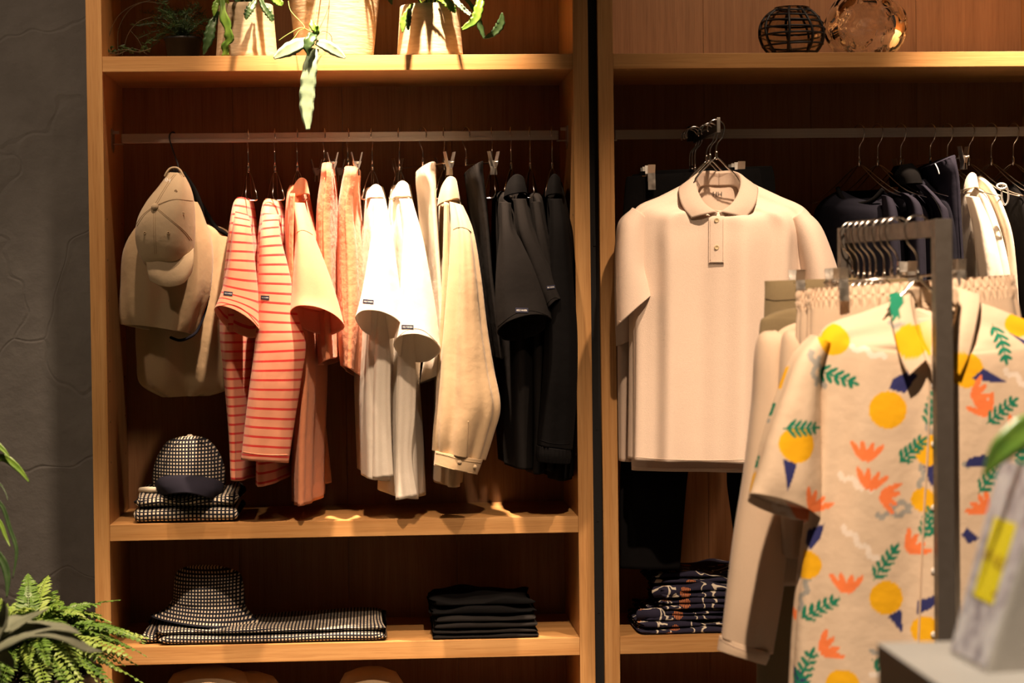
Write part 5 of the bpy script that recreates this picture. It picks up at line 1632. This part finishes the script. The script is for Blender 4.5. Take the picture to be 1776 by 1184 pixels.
# ---- cream trousers, cream shirts, olive clothes behind the printed shirt
WGR = [(0.0, 0.20, 64, 0.0045), (0.20, 0.40, 64, 0.0035)]
for Y, dx, dy, lab in ((-1.255, 0, 0, 'front pair of cream trousers with a gathered waistband on the rack'), (-1.225, -18, 4, 'second pair of cream trousers, its waistband peeking out at the left')):
    rows = [(1404 + dx, 500 + dy, 1754 + dx, 476 + dy, Y, 0.022), (1402 + dx, 516 + dy, 1758 + dx, 494 + dy, Y, 0.03), (1402 + dx, 534 + dy, 1762 + dx, 514 + dy, Y, 0.034), (1400 + dx, 600, 1774 + dx, 590, Y, 0.036), (1396 + dx * 0.2, 760, 1786 + dx, 760, Y, 0.036), (1400, 900, 1788 + dx, 900, Y, 0.034)]
    g = thing('trousers', base_of(rows), lab, 'trousers')
    loft('waist', rows, M_CREAM2, g, 90, 560, ((9, 0.004, 0.3, 0.3), (15, 0.002, 1, 0.2)), gather=WGR, fold_top=0.3)
for Y, dx, sleeve, lab in ((-1.19, 36, [(1380, 572, 1402, 600, -1.19, 0.03), (1356, 584, 1402, 640, -1.19, 0.038), (1346, 690, 1404, 700, -1.19, 0.04), (1346, 820, 1402, 820, -1.19, 0.04), (1352, 910, 1392, 910, -1.19, 0.036), (1358, 964, 1382, 966, -1.19, 0.03)], 'shorter cream shirt just behind the printed sleeve on the rack'),
                           (-1.15, 0, [(1344, 572, 1366, 600, -1.15, 0.03), (1313, 588, 1364, 640, -1.15, 0.038), (1303, 700, 1368, 705, -1.15, 0.042), (1288, 820, 1374, 820, -1.15, 0.044), (1270, 930, 1366, 940, -1.15, 0.044), (1256, 1040, 1350, 1052, -1.15, 0.042), (1248, 1104, 1336, 1132, -1.15, 0.036)], 'cream long-sleeved shirt whose sleeve hangs in front of the floral stack')):
    rows = [(1548, 510, 1626, 510, Y, 0.022), (1520, 520, 1650, 520, Y, 0.028), (1440 + dx, 545, 1710, 545, Y, 0.034), (1352 + dx, 574, 1770, 574, Y, 0.036), (1350 + dx, 640, 1780, 640, Y, 0.04), (1356 + dx, 800, 1784, 800, Y, 0.042), (1350 + dx, 985 if dx else 1015, 1784, 990, Y, 0.042)]
    g = thing('cream_shirt', base_of(rows), lab, 'shirt')
    loft('body', rows, M_CREAM2, g, 70, 140, ((6, 0.004, 0.3, 0.3),))
    sv = loft('sleeve', sleeve, M_CREAM2, g, 90, 72, ((3, 0.003, 0.4, 1.2), (5, 0.0022, 1.9, 0.5)))
    if not dx:
        cf = loft('cuff', [(1248, 1102, 1337, 1130, Y, 0.038), (1246, 1114, 1333, 1142, Y, 0.039), (1244, 1127, 1328, 1153, Y, 0.037, 0.003)], M_CREAM2, g, 14, 64, ())
        seam('cuff_seam', bvh_of(cf), [(1249, 1108), (1275, 1122), (1305, 1132), (1333, 1135)], 0.0008, M_PIQUE2, cf)
Y = -1.06
rows = [(1500, 512, 1580, 512, Y, 0.02), (1460, 520, 1620, 520, Y, 0.026), (1384, 532, 1680, 535, Y, 0.03), (1332, 547, 1720, 550, Y, 0.032), (1318, 574, 1730, 580, Y, 0.034), (1322, 700, 1730, 700, Y, 0.036), (1326, 900, 1730, 900, Y, 0.036)]
g = thing('olive_shirt', base_of(rows), 'olive shirt whose shoulder rises behind the cream shirts on the rack', 'shirt')
loft('body', rows, M_OLIVE, g, 60, 120, ((6, 0.004, 0.3, 0.3),))
Y = -1.03
w = [(1326, 487, 1600, 478, Y, 0.018), (1326, 520, 1602, 512, Y, 0.026), (1322, 640, 1610, 640, Y, 0.03), (1318, 760, 1614, 760, Y, 0.03)]
g = thing('trousers', P(1400, 1300, Y), 'olive trousers at the far end of the rack behind the olive shirt', 'trousers')
wo = loft('waist', w, M_OLIVE, g, 40, 110, ((7, 0.003, 0.3, 0.2),), open_bottom=False)
loft('leg', [(1318, 745, 1470, 745, Y, 0.028), (1315, 900, 1455, 900, Y, 0.028), (1313, 1050, 1440, 1050, Y, 0.028), (1312, 1260, 1420, 1260, Y, 0.026)], M_OLIVE, g, 40, 64, ((3, 0.004, 0.3, 0.2),))
loft('leg', [(1464, 745, 1614, 745, Y, 0.028), (1478, 900, 1616, 900, Y, 0.028), (1490, 1050, 1616, 1050, Y, 0.028), (1504, 1260, 1612, 1260, Y, 0.026)], M_OLIVE, g, 40, 64, ((3, 0.004, 0.3, 0.2),))
seam('waist_seam', bvh_of(wo), [(1328, 518), (1345, 521), (1380, 519), (1420, 518)], 0.001, M_STEM, g)

# ------------------------------------------------------------------ display table with sign at the right front
YT0 = -2.45
tl = P(1521, 1114, YT0)
tb = thing('display_table', (tl.x + 0.4, YT0 - 0.35, 0), 'grey display table in the lower right corner', 'table')
box('top', (tl.x, YT0 - 0.75, tl.z - 0.03), (tl.x + 0.85, YT0, tl.z), M_TABLE, tb, 0.002)
box('side', (tl.x + 0.001, YT0 - 0.749, 0), (tl.x + 0.025, YT0 - 0.001, tl.z - 0.03), M_TABLE, tb, 0.001)
box('side', (tl.x + 0.825, YT0 - 0.749, 0), (tl.x + 0.849, YT0 - 0.001, tl.z - 0.03), M_TABLE, tb, 0.001)
box('back', (tl.x + 0.025, YT0 - 0.03, 0), (tl.x + 0.825, YT0 - 0.005, tl.z - 0.03), M_TABLE, tb, 0.001)
ZT = tl.z
# leaning sign
YB0, YB1 = YT0 - 0.10, YT0 - 0.33


def on_z(px, py, z):
    d = ray(px, py); return CAM + d * ((z - CAM.z) / d.z)


BL = on_z(1648, 1133, ZT + 0.001); BR = on_z(1710, 1166, ZT + 0.001)
TL = P(1737, 797, BL.y + 0.02)
TRx = TL + (BR - BL) * 1.25
sg = thing('sign_card', (BL + BR) / 2, 'tilted white photo card with a yellow sticker on the display table', 'sign')
nrm = (BR - BL).cross(TL - BL).normalized()
if nrm.dot(CAM - BL) < 0: nrm = -nrm
th = 0.006


def marble():
    m, nt, b = new_mat('grey_white_photo_print')
    tc = N(nt, 'ShaderNodeTexCoord')
    n1 = N(nt, 'ShaderNodeTexNoise'); n1.inputs['Scale'].default_value = 22; n1.inputs['Detail'].default_value = 6; n1.inputs['Distortion'].default_value = 1.4
    nt.links.new(tc.outputs['Object'], n1.inputs['Vector'])
    r = ramp(nt, [(0.34, (0.22, 0.20, 0.24)), (0.48, (0.50, 0.47, 0.50)), (0.62, (0.66, 0.64, 0.64))])
    nt.links.new(n1.outputs['Fac'], r.inputs[0]); nt.links.new(r.outputs[0], b.inputs['Base Color'])
    b.inputs['Roughness'].default_value = 0.4
    return m


M_PHOTO = marble()
M_CARD = plain('white_card', (0.62, 0.58, 0.53), 0.5)
M_YELLOW = plain('yellow_sticker', (0.86, 0.72, 0.02), 0.5)
TR = TRx


def plate(name, a, b, c, d, mat, parent, t=0.004, off=0.0):
    n_ = nrm
    vs = [p + n_ * off for p in (a, b, c, d)] + [p + n_ * (off - t) for p in (a, b, c, d)]
    fs = [(0, 1, 2, 3), (7, 6, 5, 4), (0, 4, 5, 1), (1, 5, 6, 2), (2, 6, 7, 3), (3, 7, 4, 0)]
    return mk(name, vs, fs, mat, parent, smooth=False)


plate('card', BL, BR, TR, TL, M_CARD, sg, th)
face = plate('photo_print', BL + (TL - BL) * 0.02, BL + (TL - BL) * 0.02 + (BR - BL) * 0.97, TL + (TR - TL) * 0.97, TL, M_PHOTO, sg, 0.0008, 0.0009)
U = lambda s_, t_: BL + (BR - BL) * s_ * (1 + 0.25 * t_) + (TL - BL) * t_
bvf = bvh_of(face)
cs_ = [on_surf(bvf, x, y, 0.0) for x, y in ((1688, 1032), (1722, 1049), (1764, 909), (1726, 896))]
if None in cs_: cs_ = [U(0.22, 0.28), U(1.0, 0.26), U(1.0, 0.66), U(0.22, 0.68)]
st_ = plate('price_sticker', *cs_, M_YELLOW, sg, 0.0004, 0.0008)
st_['label'] = 'yellow sticker with blurred print'
bvs = bvh_of(st_)
M_OCHRE = plain('ochre_print', (0.40, 0.24, 0.02), 0.6)
rnd = random.Random(9)
for k in range(7):                                # unreadable short print strokes
    x, y = 1709 + k * 5.2, 962 + k * 2.2
    patch('print_mark', bvs, x, y + rnd.uniform(-4, 4), 2.4, rnd.uniform(8, 22), 0.30, M_OCHRE, st_, 1, 4, 0.0006)
patch('print_mark', bvs, 1732, 983, 15, 2.4, 0.45, M_OCHRE, st_, 4, 1, 0.0006)
patch('print_mark', bvs, 1724, 1030, 5, 8, 0.30, M_OCHRE, st_, 2, 2, 0.0006)
# prop foot behind the card
ft = [BR - nrm * 0.006, BR + Vector((0.16, 0.03, 0)), TR - nrm * 0.006]
vs = [p for p in ft] + [p + Vector((0.002, 0.008, 0)) for p in ft]
mk('easel_back', vs, [(0, 1, 2), (5, 4, 3), (0, 3, 4, 1), (1, 4, 5, 2), (2, 5, 3, 0)], M_CARD, sg, smooth=False)

# ------------------------------------------------------------------ plants


def leaf_geo(path, widths, wavy=0.0, waves=7, fold=0.25, thick=0.0008, seg=28, vs=None, fs=None, ph=0.0, side=None):
    """thin solid leaf along a path of Vectors; widths are half widths in metres"""
    vs = [] if vs is None else vs
    fs = [] if fs is None else fs
    pp = [Vector(p) for p in catmull([tuple(p) for p in path], seg)]
    ww = catmull([(w,) for w in widths], seg)
    b = len(vs)
    for i, p in enumerate(pp):
        t = (pp[min(i + 1, seg)] - pp[max(i - 1, 0)]).normalized()
        sd = t.cross(Vector((0, -1, 0))) if side is None else t.cross(side)
        if sd.length < 1e-5: sd = t.orthogonal()
        sd.normalize()
        nn = sd.cross(t).normalized()
        w = max(ww[i][0], 0.0003)
        wl = w * (1 + wavy * math.sin(i / seg * waves * 2 * PI + ph)); wr = w * (1 + wavy * math.sin(i / seg * waves * 2 * PI + ph + 1.3))
        lift = fold * w + wavy * w * 0.8 * math.sin(i / seg * waves * 2 * PI + ph + 2)
        for (a, h) in ((-wl, lift), (-wl * 0.5, lift * 0.35), (0, 0), (wr * 0.5, lift * 0.35), (wr, lift)):
            vs.append(p + sd * a + nn * (h + thick))
        for (a, h) in ((wr * 0.5, lift * 0.35), (0, 0), (-wl * 0.5, lift * 0.35)):
            vs.append(p + sd * a + nn * (h - thick))
    k = 8
    for i in range(seg):
        for j in range(k):
            a0 = b + i * k + j; a1 = b + i * k + (j + 1) % k
            fs.append((a0, a1, a1 + k, a0 + k))
    fs.append(tuple(b + j for j in range(k))[::-1]); fs.append(tuple(b + seg * k + j for j in range(k)))
    return vs, fs


def leaf(name, pts, wpx, mat, parent, wavy=0.0, waves=7, fold=0.25, seg=28, ph=0.0, side=None):
    path = [P(*p) for p in pts]
    s = mpp(pts[0][2])
    vs, fs = leaf_geo(path, [w * s / 2 for w in wpx], wavy, waves, fold, 0.0007, seg, ph=ph, side=side)
    return mk(name, vs, fs, mat, parent)


def pot(parent, cx, Y, wt, wb, ytop, mat=M_POT, z0=None, ztop=None):
    c = P(cx, 95, Y)
    s = mpp(Y)
    zb = Z1B if z0 is None else z0
    zt_ = P(cx, ytop, Y).z if ztop is None else ztop
    h = zt_ - zb
    rt, rb = wt * s, wb * s
    prof = [(rb * 0.96, 0.0), (rb, 0.004)] + [(rb + (rt - rb) * q / 10, h * q / 10) for q in range(1, 10)] + [(rt, h - 0.002), (rt - 0.002, h), (rt - 0.006, h), (rt - 0.008, h - 0.004), (rt - 0.009, h - 0.02), (rt * 0.5, h - 0.022)]
    o = lathe('pot', prof, (c.x, Y, zb), mat, parent, 64)
    lathe('soil', [(rt - 0.009, h - 0.018), (rt * 0.6, h - 0.010), (0.0001, h - 0.006)], (c.x, Y, zb), M_SOIL, parent, 32)
    return c.x, zt_


def crown_leaves(parent, cx, Y, z, n, lo, hi, mats, seed, w=0.011, az=(0, 2 * PI), rise=(0.5, 1.2), wavy=0.15):
    rnd = random.Random(seed)
    for k in range(n):
        a = az[0] + (az[1] - az[0]) * (k + rnd.uniform(0, 0.8)) / n
        L = rnd.uniform(lo, hi)
        e = rnd.uniform(*rise)
        p0 = Vector((cx + 0.012 * math.cos(a), Y + 0.012 * math.sin(a), z - 0.01))
        d = Vector((math.cos(a), math.sin(a), 0))
        p1 = p0 + d * (L * 0.3 * math.cos(e)) + Vector((0, 0, L * 0.45 * math.sin(e)))
        p2 = p0 + d * (L * 0.62 * math.cos(e * 0.8)) + Vector((0, 0, L * 0.62 * math.sin(e)))
        p3 = p0 + d * (L * 0.9) + Vector((0, 0, L * 0.45 * math.sin(e)))
        if p3.y > DEP - 0.01:
            for p in (p1, p2, p3): p.y = min(p.y, DEP - 0.02)
        vs, fs = leaf_geo([p0, p1, p2, p3], [0.002, w * rnd.uniform(0.8, 1.2), w * 1.1, 0.001], wavy, 6, 0.2, 0.0006, 22, ph=rnd.uniform(0, 6), side=Vector((0, 0, 1)) if abs(d.y) > 0.4 else None)
        mk('leaf', vs, fs, mats[k % len(mats)], parent)


# small clay pot with trailing notched leaves
g = thing('potted_plant', (P(428, 95, 0.11).x, 0.11, Z1B), 'left clay pot on the top shelf with trailing notched leaves', 'plant')
cx, zt_ = pot(g, 428, 0.11, 46, 53, 9)
crown_leaves(g, cx, 0.11, zt_, 12, 0.16, 0.26, (M_LEAFD, M_LEAFG, M_LEAFD), 11, 0.013)
leaf('leaf', [(396, 6, 0.04), (384, -10, 0.02), (389, 30, 0.0), (398, 62, 0.0), (391, 80, 0.005), (392, 96, 0.01)], [4, 8, 14, 15, 12, 14, 3][:6], M_LEAFG, g, 0.25, 5)
leaf('leaf', [(384, 6, 0.03), (376, 4, 0.015), (373, 16, 0.01), (371, 28, 0.01)], [3, 9, 11, 2], M_LEAFG, g, 0.1)
leaf('leaf', [(380, 20, 0.03), (368, 42, 0.015), (362, 68, 0.01), (353, 95, 0.015)], [4, 14, 18, 3], M_LEAFD, g, 0.12)
leaf('leaf', [(446, -4, 0.02), (436, 12, 0.0), (429, 24, -0.005), (427, 34, -0.005)], [3, 13, 12, 3], M_LEAFD, g, 0.15)
leaf('leaf', [(450, -6, 0.02), (458, 12, 0.0), (468, 26, -0.005), (473, 37, -0.005)], [4, 11, 12, 6], M_LEAFD, g, 0.15)
leaf('leaf', [(468, -8, 0.02), (476, -2, 0.0), (486, 6, -0.005), (489, 10, -0.005)], [4, 14, 13, 3], M_LEAFG, g, 0.1)
# big clay pot with the long pale leaf
g = thing('potted_plant', (P(581, 95, 0.18).x, 0.18, Z1B), 'large central clay pot with one long pale leaf hanging over the shelf edge', 'plant')
cx, zt_ = pot(g, 581, 0.18, 82, 65, -40)
crown_leaves(g, cx, 0.18, zt_, 10, 0.16, 0.24, (M_LEAFG, M_LEAFD, M_LEAFB), 12, 0.014)
tube('stem', [P(*p) for p in ((566, -45, 0.10), (552, -10, 0.02), (546, 30, -0.02), (546, 62, -0.04))], 0.0016, M_STEMG, g, 6, smoothpath=24)
tube('stem', [P(*p) for p in ((574, -40, 0.08), (570, 10, 0.04), (556, 45, -0.01), (546, 60, -0.035))], 0.0010, M_STEM, g, 6, smoothpath=24)
tube('stem', [P(*p) for p in ((484, 70, -0.04), (502, 58, -0.045), (524, 48, -0.04), (544, 60, -0.035))], 0.0011, M_STEMG, g, 6, smoothpath=24)
tube('stem', [P(*p) for p in ((494, 78, -0.04), (508, 68, -0.045), (518, 54, -0.04), (528, 46, -0.04), (505, 20, 0.0), (500, 2, 0.03))], 0.0009, M_STEMG, g, 6, smoothpath=30)
tube('stem', [P(*p) for p in ((549, 64, -0.03), (560, 54, -0.02), (574, 62, -0.01), (576, 84, 0.0))], 0.0007, M_STEM, g, 6, smoothpath=24)
lf = leaf('long_leaf', [(546, 84, -0.045), (539, 110, -0.055), (534, 150, -0.05), (532, 190, -0.045), (534, 225, -0.042)], [14, 24, 27, 24, 8], M_LEAFB, g, 0.05, 7, 0.12, 40)
lf['label'] = 'long pale blue-green leaf hanging over the shelf edge'
leaf('leaf', [(545, 72, -0.045), (522, 76, -0.06), (497, 88, -0.06), (475, 101, -0.055)], [8, 21, 23, 5], M_LEAFB, g, 0.05, 5, 0.12)
leaf('leaf', [(548, 74, -0.045), (563, 78, -0.055), (582, 89, -0.05), (599, 101, -0.045)], [8, 18, 18, 4], M_LEAFB, g, 0.05, 5, 0.12)
leaf('leaf', [(547, 58, -0.05), (540, 66, -0.065), (534, 80, -0.07), (535, 97, -0.065)], [8, 18, 16, 3], M_LEAFD, g, 0.12, 4, 0.3)
leaf('leaf', [(541, 35, -0.045), (543, 45, -0.055), (549, 53, -0.055), (550, 62, -0.05)], [5, 13, 11, 3], M_LEAFG, g, 0.12, 4, 0.3)
# right clay pot
g = thing('potted_plant', (P(746, 95, 0.10).x, 0.10, Z1B), 'right clay pot on the top shelf with leaf shadows and curling stems', 'plant')
cx, zt_ = pot(g, 746, 0.10, 51, 57.5, 11)
crown_leaves(g, cx, 0.08, zt_, 14, 0.14, 0.26, (M_LEAFD, M_LEAFG, M_LEAFD), 14, 0.012)
leaf('leaf', [(716, 6, 0.03), (708, 20, 0.01), (700, 38, 0.005), (698, 56, 0.005)], [4, 10, 13, 3], M_LEAFG, g, 0.1)
leaf('leaf', [(712, 8, 0.03), (710, 24, 0.0), (708, 40, 0.0), (708, 52, 0.0)], [3, 8, 9, 3], M_LEAFD, g, 0.1)
leaf('leaf', [(732, 4, 0.03), (742, -8, 0.0), (756, -4, -0.005), (768, 4, -0.005)], [3, 10, 9, 2], M_LEAFG, g, 0.15)
leaf('leaf', [(760, -6, 0.02), (774, 4, -0.01), (784, 14, -0.01), (790, 22, -0.01)], [4, 13, 13, 4], M_LEAFG, g, 0.2)
leaf('leaf', [(780, -8, 0.02), (794, 6, -0.01), (806, 18, -0.01), (816, 26, -0.01)], [4, 9, 8, 6], M_LEAFB, g, 0.2)
leaf('leaf', [(840, -14, 0.02), (832, 8, 0.0), (824, 34, -0.005), (801, 51, -0.005)], [5, 15, 16, 6], M_LEAFG, g, 0.12)
leaf('leaf', [(800, -10, 0.05), (822, 16, 0.04), (832, 44, 0.04), (840, 67, 0.04)], [4, 8, 11, 4], M_LEAFD, g, 0.15)
leaf('leaf', [(840, 66, 0.04), (856, 58, 0.04), (868, 42, 0.04), (871, 22, 0.04)], [4, 12, 15, 3], M_LEAFD, g, 0.1)
leaf('leaf', [(680, -14, 0.04), (676, -4, 0.03), (680, 8, 0.03)], [4, 10, 2], M_LEAFD, g, 0.1)
# dark needle plant with arching tendrils
g = thing('needle_plant', (P(315, 95, 0.20).x, 0.20, Z1B), 'dark fine-leaved bushy plant in the shaded left corner of the top shelf', 'plant')
c = P(318, 95, 0.20)
lathe('nursery_pot', [(0.035, 0.0), (0.045, 0.06), (0.047, 0.06), (0.047, 0.066), (0.040, 0.066), (0.036, 0.05)], (c.x, 0.20, Z1B), M_BLACKM, g, 32)
rnd = random.Random(21)
vs, fs = [], []
for k in range(60):
    a = rnd.uniform(0, 2 * PI); L = rnd.uniform(0.07, 0.13); e = rnd.uniform(-0.3, 1.2)
    p0 = Vector((c.x, 0.20, Z1B + 0.065))
    p3 = p0 + Vector((math.cos(a) * L * math.cos(e), math.sin(a) * L * math.cos(e) * 0.8, L * math.sin(e)))
    p3.y = min(p3.y, DEP - 0.02); p3.z = max(p3.z, Z1B + 0.006)
    p1 = p0.lerp(p3, 0.5) + Vector((0, 0, 0.02))
    pts = [Vector(p) for p in catmull([tuple(p0), tuple(p1), tuple(p3)], 10)]
    tube_geo(pts, 0.0008, 5, True, None, vs, fs)
    for i in range(2, 11):
        for q in range(3):
            d = Vector((rnd.uniform(-1, 1), rnd.uniform(-1, 1), rnd.uniform(-0.3, 1))).normalized()
            L2 = rnd.uniform(0.010, 0.02)
            e2 = pts[i] + d * L2
            if e2.z < Z1B + 0.001 or e2.y > DEP - 0.003: continue
            s = d.orthogonal().normalized() * 0.0011
            b = len(vs)
            vs += [pts[i], pts[i] + d * (L2 * 0.5) + s, e2, pts[i] + d * (L2 * 0.5) - s, pts[i] + d * (L2 * 0.5) + d.cross(s) * 0.8]
            fs += [(b, b + 1, b + 4), (b + 1, b + 2, b + 4), (b + 2, b + 3, b + 4), (b + 3, b, b + 4), (b, b + 3, b + 2, b + 1)]
mk('foliage', vs, fs, M_LEAFD, g, smooth=False)['kind'] = 'stuff'
for pts in (((188, 96, 0.15), (190, 60, 0.15), (208, 25, 0.15), (246, 4, 0.15), (290, 8, 0.17)), ((205, 96, 0.17), (206, 50, 0.17), (228, 14, 0.17), (262, 0, 0.18)), ((212, 96, 0.14), (222, 60, 0.14), (240, 38, 0.14), (262, 30, 0.15)), ((225, 52, 0.15), (240, 70, 0.15), (252, 94, 0.15)), ((190, 94, 0.12), (215, 86, 0.11), (240, 90, 0.11), (262, 84, 0.12)), ((186, 90, 0.13), (205, 94, 0.12), (230, 84, 0.13), (256, 94, 0.13))):
    tube('tendril', [P(*p) for p in pts], 0.0009, M_STEM, g, 6, smoothpath=30)
for k in range(26):
    x = rnd.uniform(182, 262); y = rnd.uniform(84, 95)
    leaf('leaf', [(x, y, 0.13), (x + rnd.uniform(-5, 5), y - 5, 0.125), (x + rnd.uniform(-9, 9), y - rnd.uniform(2, 9), 0.12)], [1, 4, 1], M_LEAFD, g, 0, seg=5)

# ------------------------------------------------------------------ fern in the lower left corner
YFN = -0.42
fc = P(50, 1090, YFN)
g = thing('boston_fern', (fc.x, YFN, 0), 'bright green fern in the lower left corner in front of the oak upright', 'plant')
lathe('planter', [(0.10, 0.0), (0.13, 0.02), (0.15, fc.z - 0.10), (0.155, fc.z - 0.09), (0.145, fc.z - 0.09), (0.14, fc.z - 0.12)], (fc.x, YFN, 0), M_RACK, g, 40)
lathe('soil', [(0.141, fc.z - 0.115), (0.06, fc.z - 0.06), (0.0001, fc.z - 0.02)], (fc.x, YFN, 0), M_SOIL, g, 24)
rnd = random.Random(5)


def frond(parent, p0, az, L, rise, droop, mat, W=0.034, pairs=21):
    d = Vector((math.cos(az), math.sin(az), 0))
    pts = []
    for i in range(31):
        q = i / 30
        pts.append(p0 + d * (L * (q * math.cos(rise) + 0.25 * q * q)) + Vector((0, 0, L * (q * math.sin(rise) - droop * q * q))))
    vs, fs = tube_geo(pts, 0.001, 5, True, [0.0014 * (1 - 0.7 * i / 30) for i in range(31)])
    roll = rnd.uniform(-0.5, 0.5)
    for k in range(pairs):
        q = 0.10 + 0.90 * (k + 0.5) / pairs
        i = min(int(q * 30), 29)
        p = pts[i].lerp(pts[i + 1], q * 30 - i)
        t = (pts[i + 1] - pts[i]).normalized()
        up = Vector((0, 0, 1))
        s = t.cross(up)
        if s.length < 1e-3: s = t.orthogonal()
        s.normalize()
        nn = s.cross(t).normalized()
        s2 = s * math.cos(roll) + nn * math.sin(roll); nn = nn * math.cos(roll) - s * math.sin(roll)
        w = W * math.sin(PI * min(0.98, 0.18 + 0.82 * q)) ** 0.7 * (1 - 0.25 * q)
        for sd in (-1, 1):
            dr = (s2 * sd + t * 0.35 + nn * rnd.uniform(-0.15, 0.25)).normalized()
            ln = w * rnd.uniform(0.85, 1.1)
            hw = 0.0056
            side = dr.cross(nn).normalized()
            b = len(vs)
            tip = p + dr * ln - nn * ln * rnd.uniform(0.0, 0.35)
            m1 = p + dr * ln * 0.3; m2 = p + dr * ln * 0.7 - nn * ln * 0.06
            vs += [p, m1 + side * hw + nn * 0.0015, m2 + side * hw * 0.75 + nn * 0.001, tip, m2 - side * hw * 0.75 + nn * 0.001, m1 - side * hw + nn * 0.0015, m1 - nn * 0.0006, m2 - nn * 0.0006]
            fs += [(b, b + 1, b + 6), (b + 1, b + 2, b + 7, b + 6), (b + 2, b + 3, b + 7), (b + 3, b + 4, b + 7), (b + 4, b + 5, b + 6, b + 7), (b + 5, b, b + 6), (b, b + 5, b + 4, b + 3, b + 2, b + 1)]
    return mk('frond', vs, fs, mat, parent, smooth=False)


M_FERN2 = leafmat('fern_leaflet_dark', (0.07, 0.17, 0.02), (0.17, 0.30, 0.05), 18, 0.45, 0.3)
for k in range(110):
    az = 2 * PI * k / 110 * 3 + rnd.uniform(-0.2, 0.2)
    L = rnd.uniform(0.15, 0.25)
    rise = rnd.uniform(-0.15, 1.35)
    d0 = Vector((math.cos(az) * 0.03, math.sin(az) * 0.03, -0.02))
    if math.sin(az) > 0: L *= 0.85
    frond(g, fc + d0, az, L, rise, rnd.uniform(0.35, 0.75), M_FERN if k % 3 else M_FERN2)

# arching blades of the strap-leaved plant at the left edge
g = thing('strap_leaf_plant', (P(-105, 900, -0.75).x, -0.75, 0), 'strap-leaved plant whose arching blades enter at the left edge above the fern', 'plant')
bp_ = P(-105, 905, -0.75)
lathe('planter', [(0.07, 0.0), (0.08, 0.02), (0.09, bp_.z - 0.02), (0.085, bp_.z - 0.02), (0.08, bp_.z - 0.05)], (bp_.x, -0.75, 0), M_RACK, g, 32)
for pts, w, mt in (((( -100, 900), (-50, 810), (0, 793), (28, 808), (51, 836)), (8, 12, 13, 12, 2), M_LEAFG), (((-100, 895), (-50, 790), (-15, 768), (4, 778), (18, 795)), (8, 11, 11, 9, 2), M_LEAFG),
                   (((-100, 905), (-40, 860), (0, 872), (18, 918), (29, 955), (22, 1003)), (6, 8, 7, 7, 6, 1), M_LEAFD), (((-100, 910), (-40, 930), (0, 965), (13, 998), (12, 1036)), (10, 13, 14, 12, 2), M_LEAFD),
                   (((-100, 905), (-40, 862), (-6, 838), (8, 850), (14, 868)), (3, 3, 3, 2, 1), M_LEAFD), (((-100, 905), (-50, 880), (-5, 900), (10, 930), (18, 948)), (6, 8, 8, 6, 1), M_LEAFG)):
    leaf('blade', [(x, y, -0.75 - 0.01 * i) for i, (x, y) in enumerate(pts)], list(w), mt, g, 0, 3, 0.4)
# grey-green antler-like leaf, nearer and out of focus
g = thing('staghorn_plant', (P(-70, 1190, -1.25).x, -1.25, 0), 'blurred grey-green lobed leaf reaching in from the left over the fern', 'plant')
bp_ = P(-75, 1210, -1.25)
lathe('planter', [(0.08, 0.0), (0.09, 0.02), (0.10, bp_.z - 0.02), (0.095, bp_.z - 0.02), (0.09, bp_.z - 0.05)], (bp_.x, -1.25, 0), M_RACK, g, 32)
for pts, w in ((((-70, 1190), (-20, 1130), (20, 1102), (60, 1096), (110, 1104), (150, 1126), (178, 1130)), (14, 46, 60, 30, 20, 14, 2)), (((10, 1108), (50, 1094), (90, 1088), (120, 1092), (140, 1100)), (24, 28, 18, 12, 2)),
               (((5, 1100), (30, 1084), (55, 1070), (84, 1056)), (24, 22, 12, 2)), (((-10, 1110), (4, 1080), (8, 1058), (4, 1040)), (26, 24, 12, 2)), (((-30, 1150), (0, 1140), (14, 1146), (24, 1160)), (30, 26, 16, 2))):
    leaf('leaf_lobe', [(x, y, -1.25 - 0.006 * i) for i, (x, y) in enumerate(pts)], [q * 1.25 for q in w], M_GREYLEAF, g, 0.06, 3, 0.25, side=Vector((0, -0.6, 0.8)))

# glossy leaf at the right edge, plant standing on the display table
YPL = YT0 - 0.30
c = on_z(1880, 1140, ZT)
g = thing('rubber_plant', (c.x, c.y, ZT), 'blurred glossy green leaf hanging in from the right edge over the sign', 'plant')
lathe('pot', [(0.04, 0.0), (0.055, 0.10), (0.05, 0.10), (0.045, 0.08)], (c.x, c.y, ZT), M_POT, g, 32)
st0 = Vector((c.x, c.y, ZT + 0.09))
tp = P(1850, 690, c.y)
tube('stem', [st0, st0.lerp(tp, 0.5) + Vector((0.01, 0, 0)), tp, P(1800, 715, c.y)], 0.003, M_STEMG, g, 8, smoothpath=24)
leaf('leaf', [(1805, 714, c.y), (1775, 745, c.y - 0.01), (1735, 780, c.y - 0.02), (1703, 828, c.y - 0.02)], [10, 52, 44, 3], M_LEAFG, g, 0.03, 3, 0.3)
leaf('leaf', [(1850, 690, c.y), (1870, 640, c.y - 0.01), (1900, 600, c.y - 0.02), (1930, 580, c.y - 0.02)], [8, 48, 40, 3], M_LEAFD, g, 0.03, 3, 0.3)
leaf('leaf', [(1856, 760, c.y), (1890, 790, c.y - 0.01), (1920, 830, c.y - 0.02), (1930, 880, c.y - 0.02)], [8, 44, 38, 3], M_LEAFD, g, 0.03, 3, 0.3)
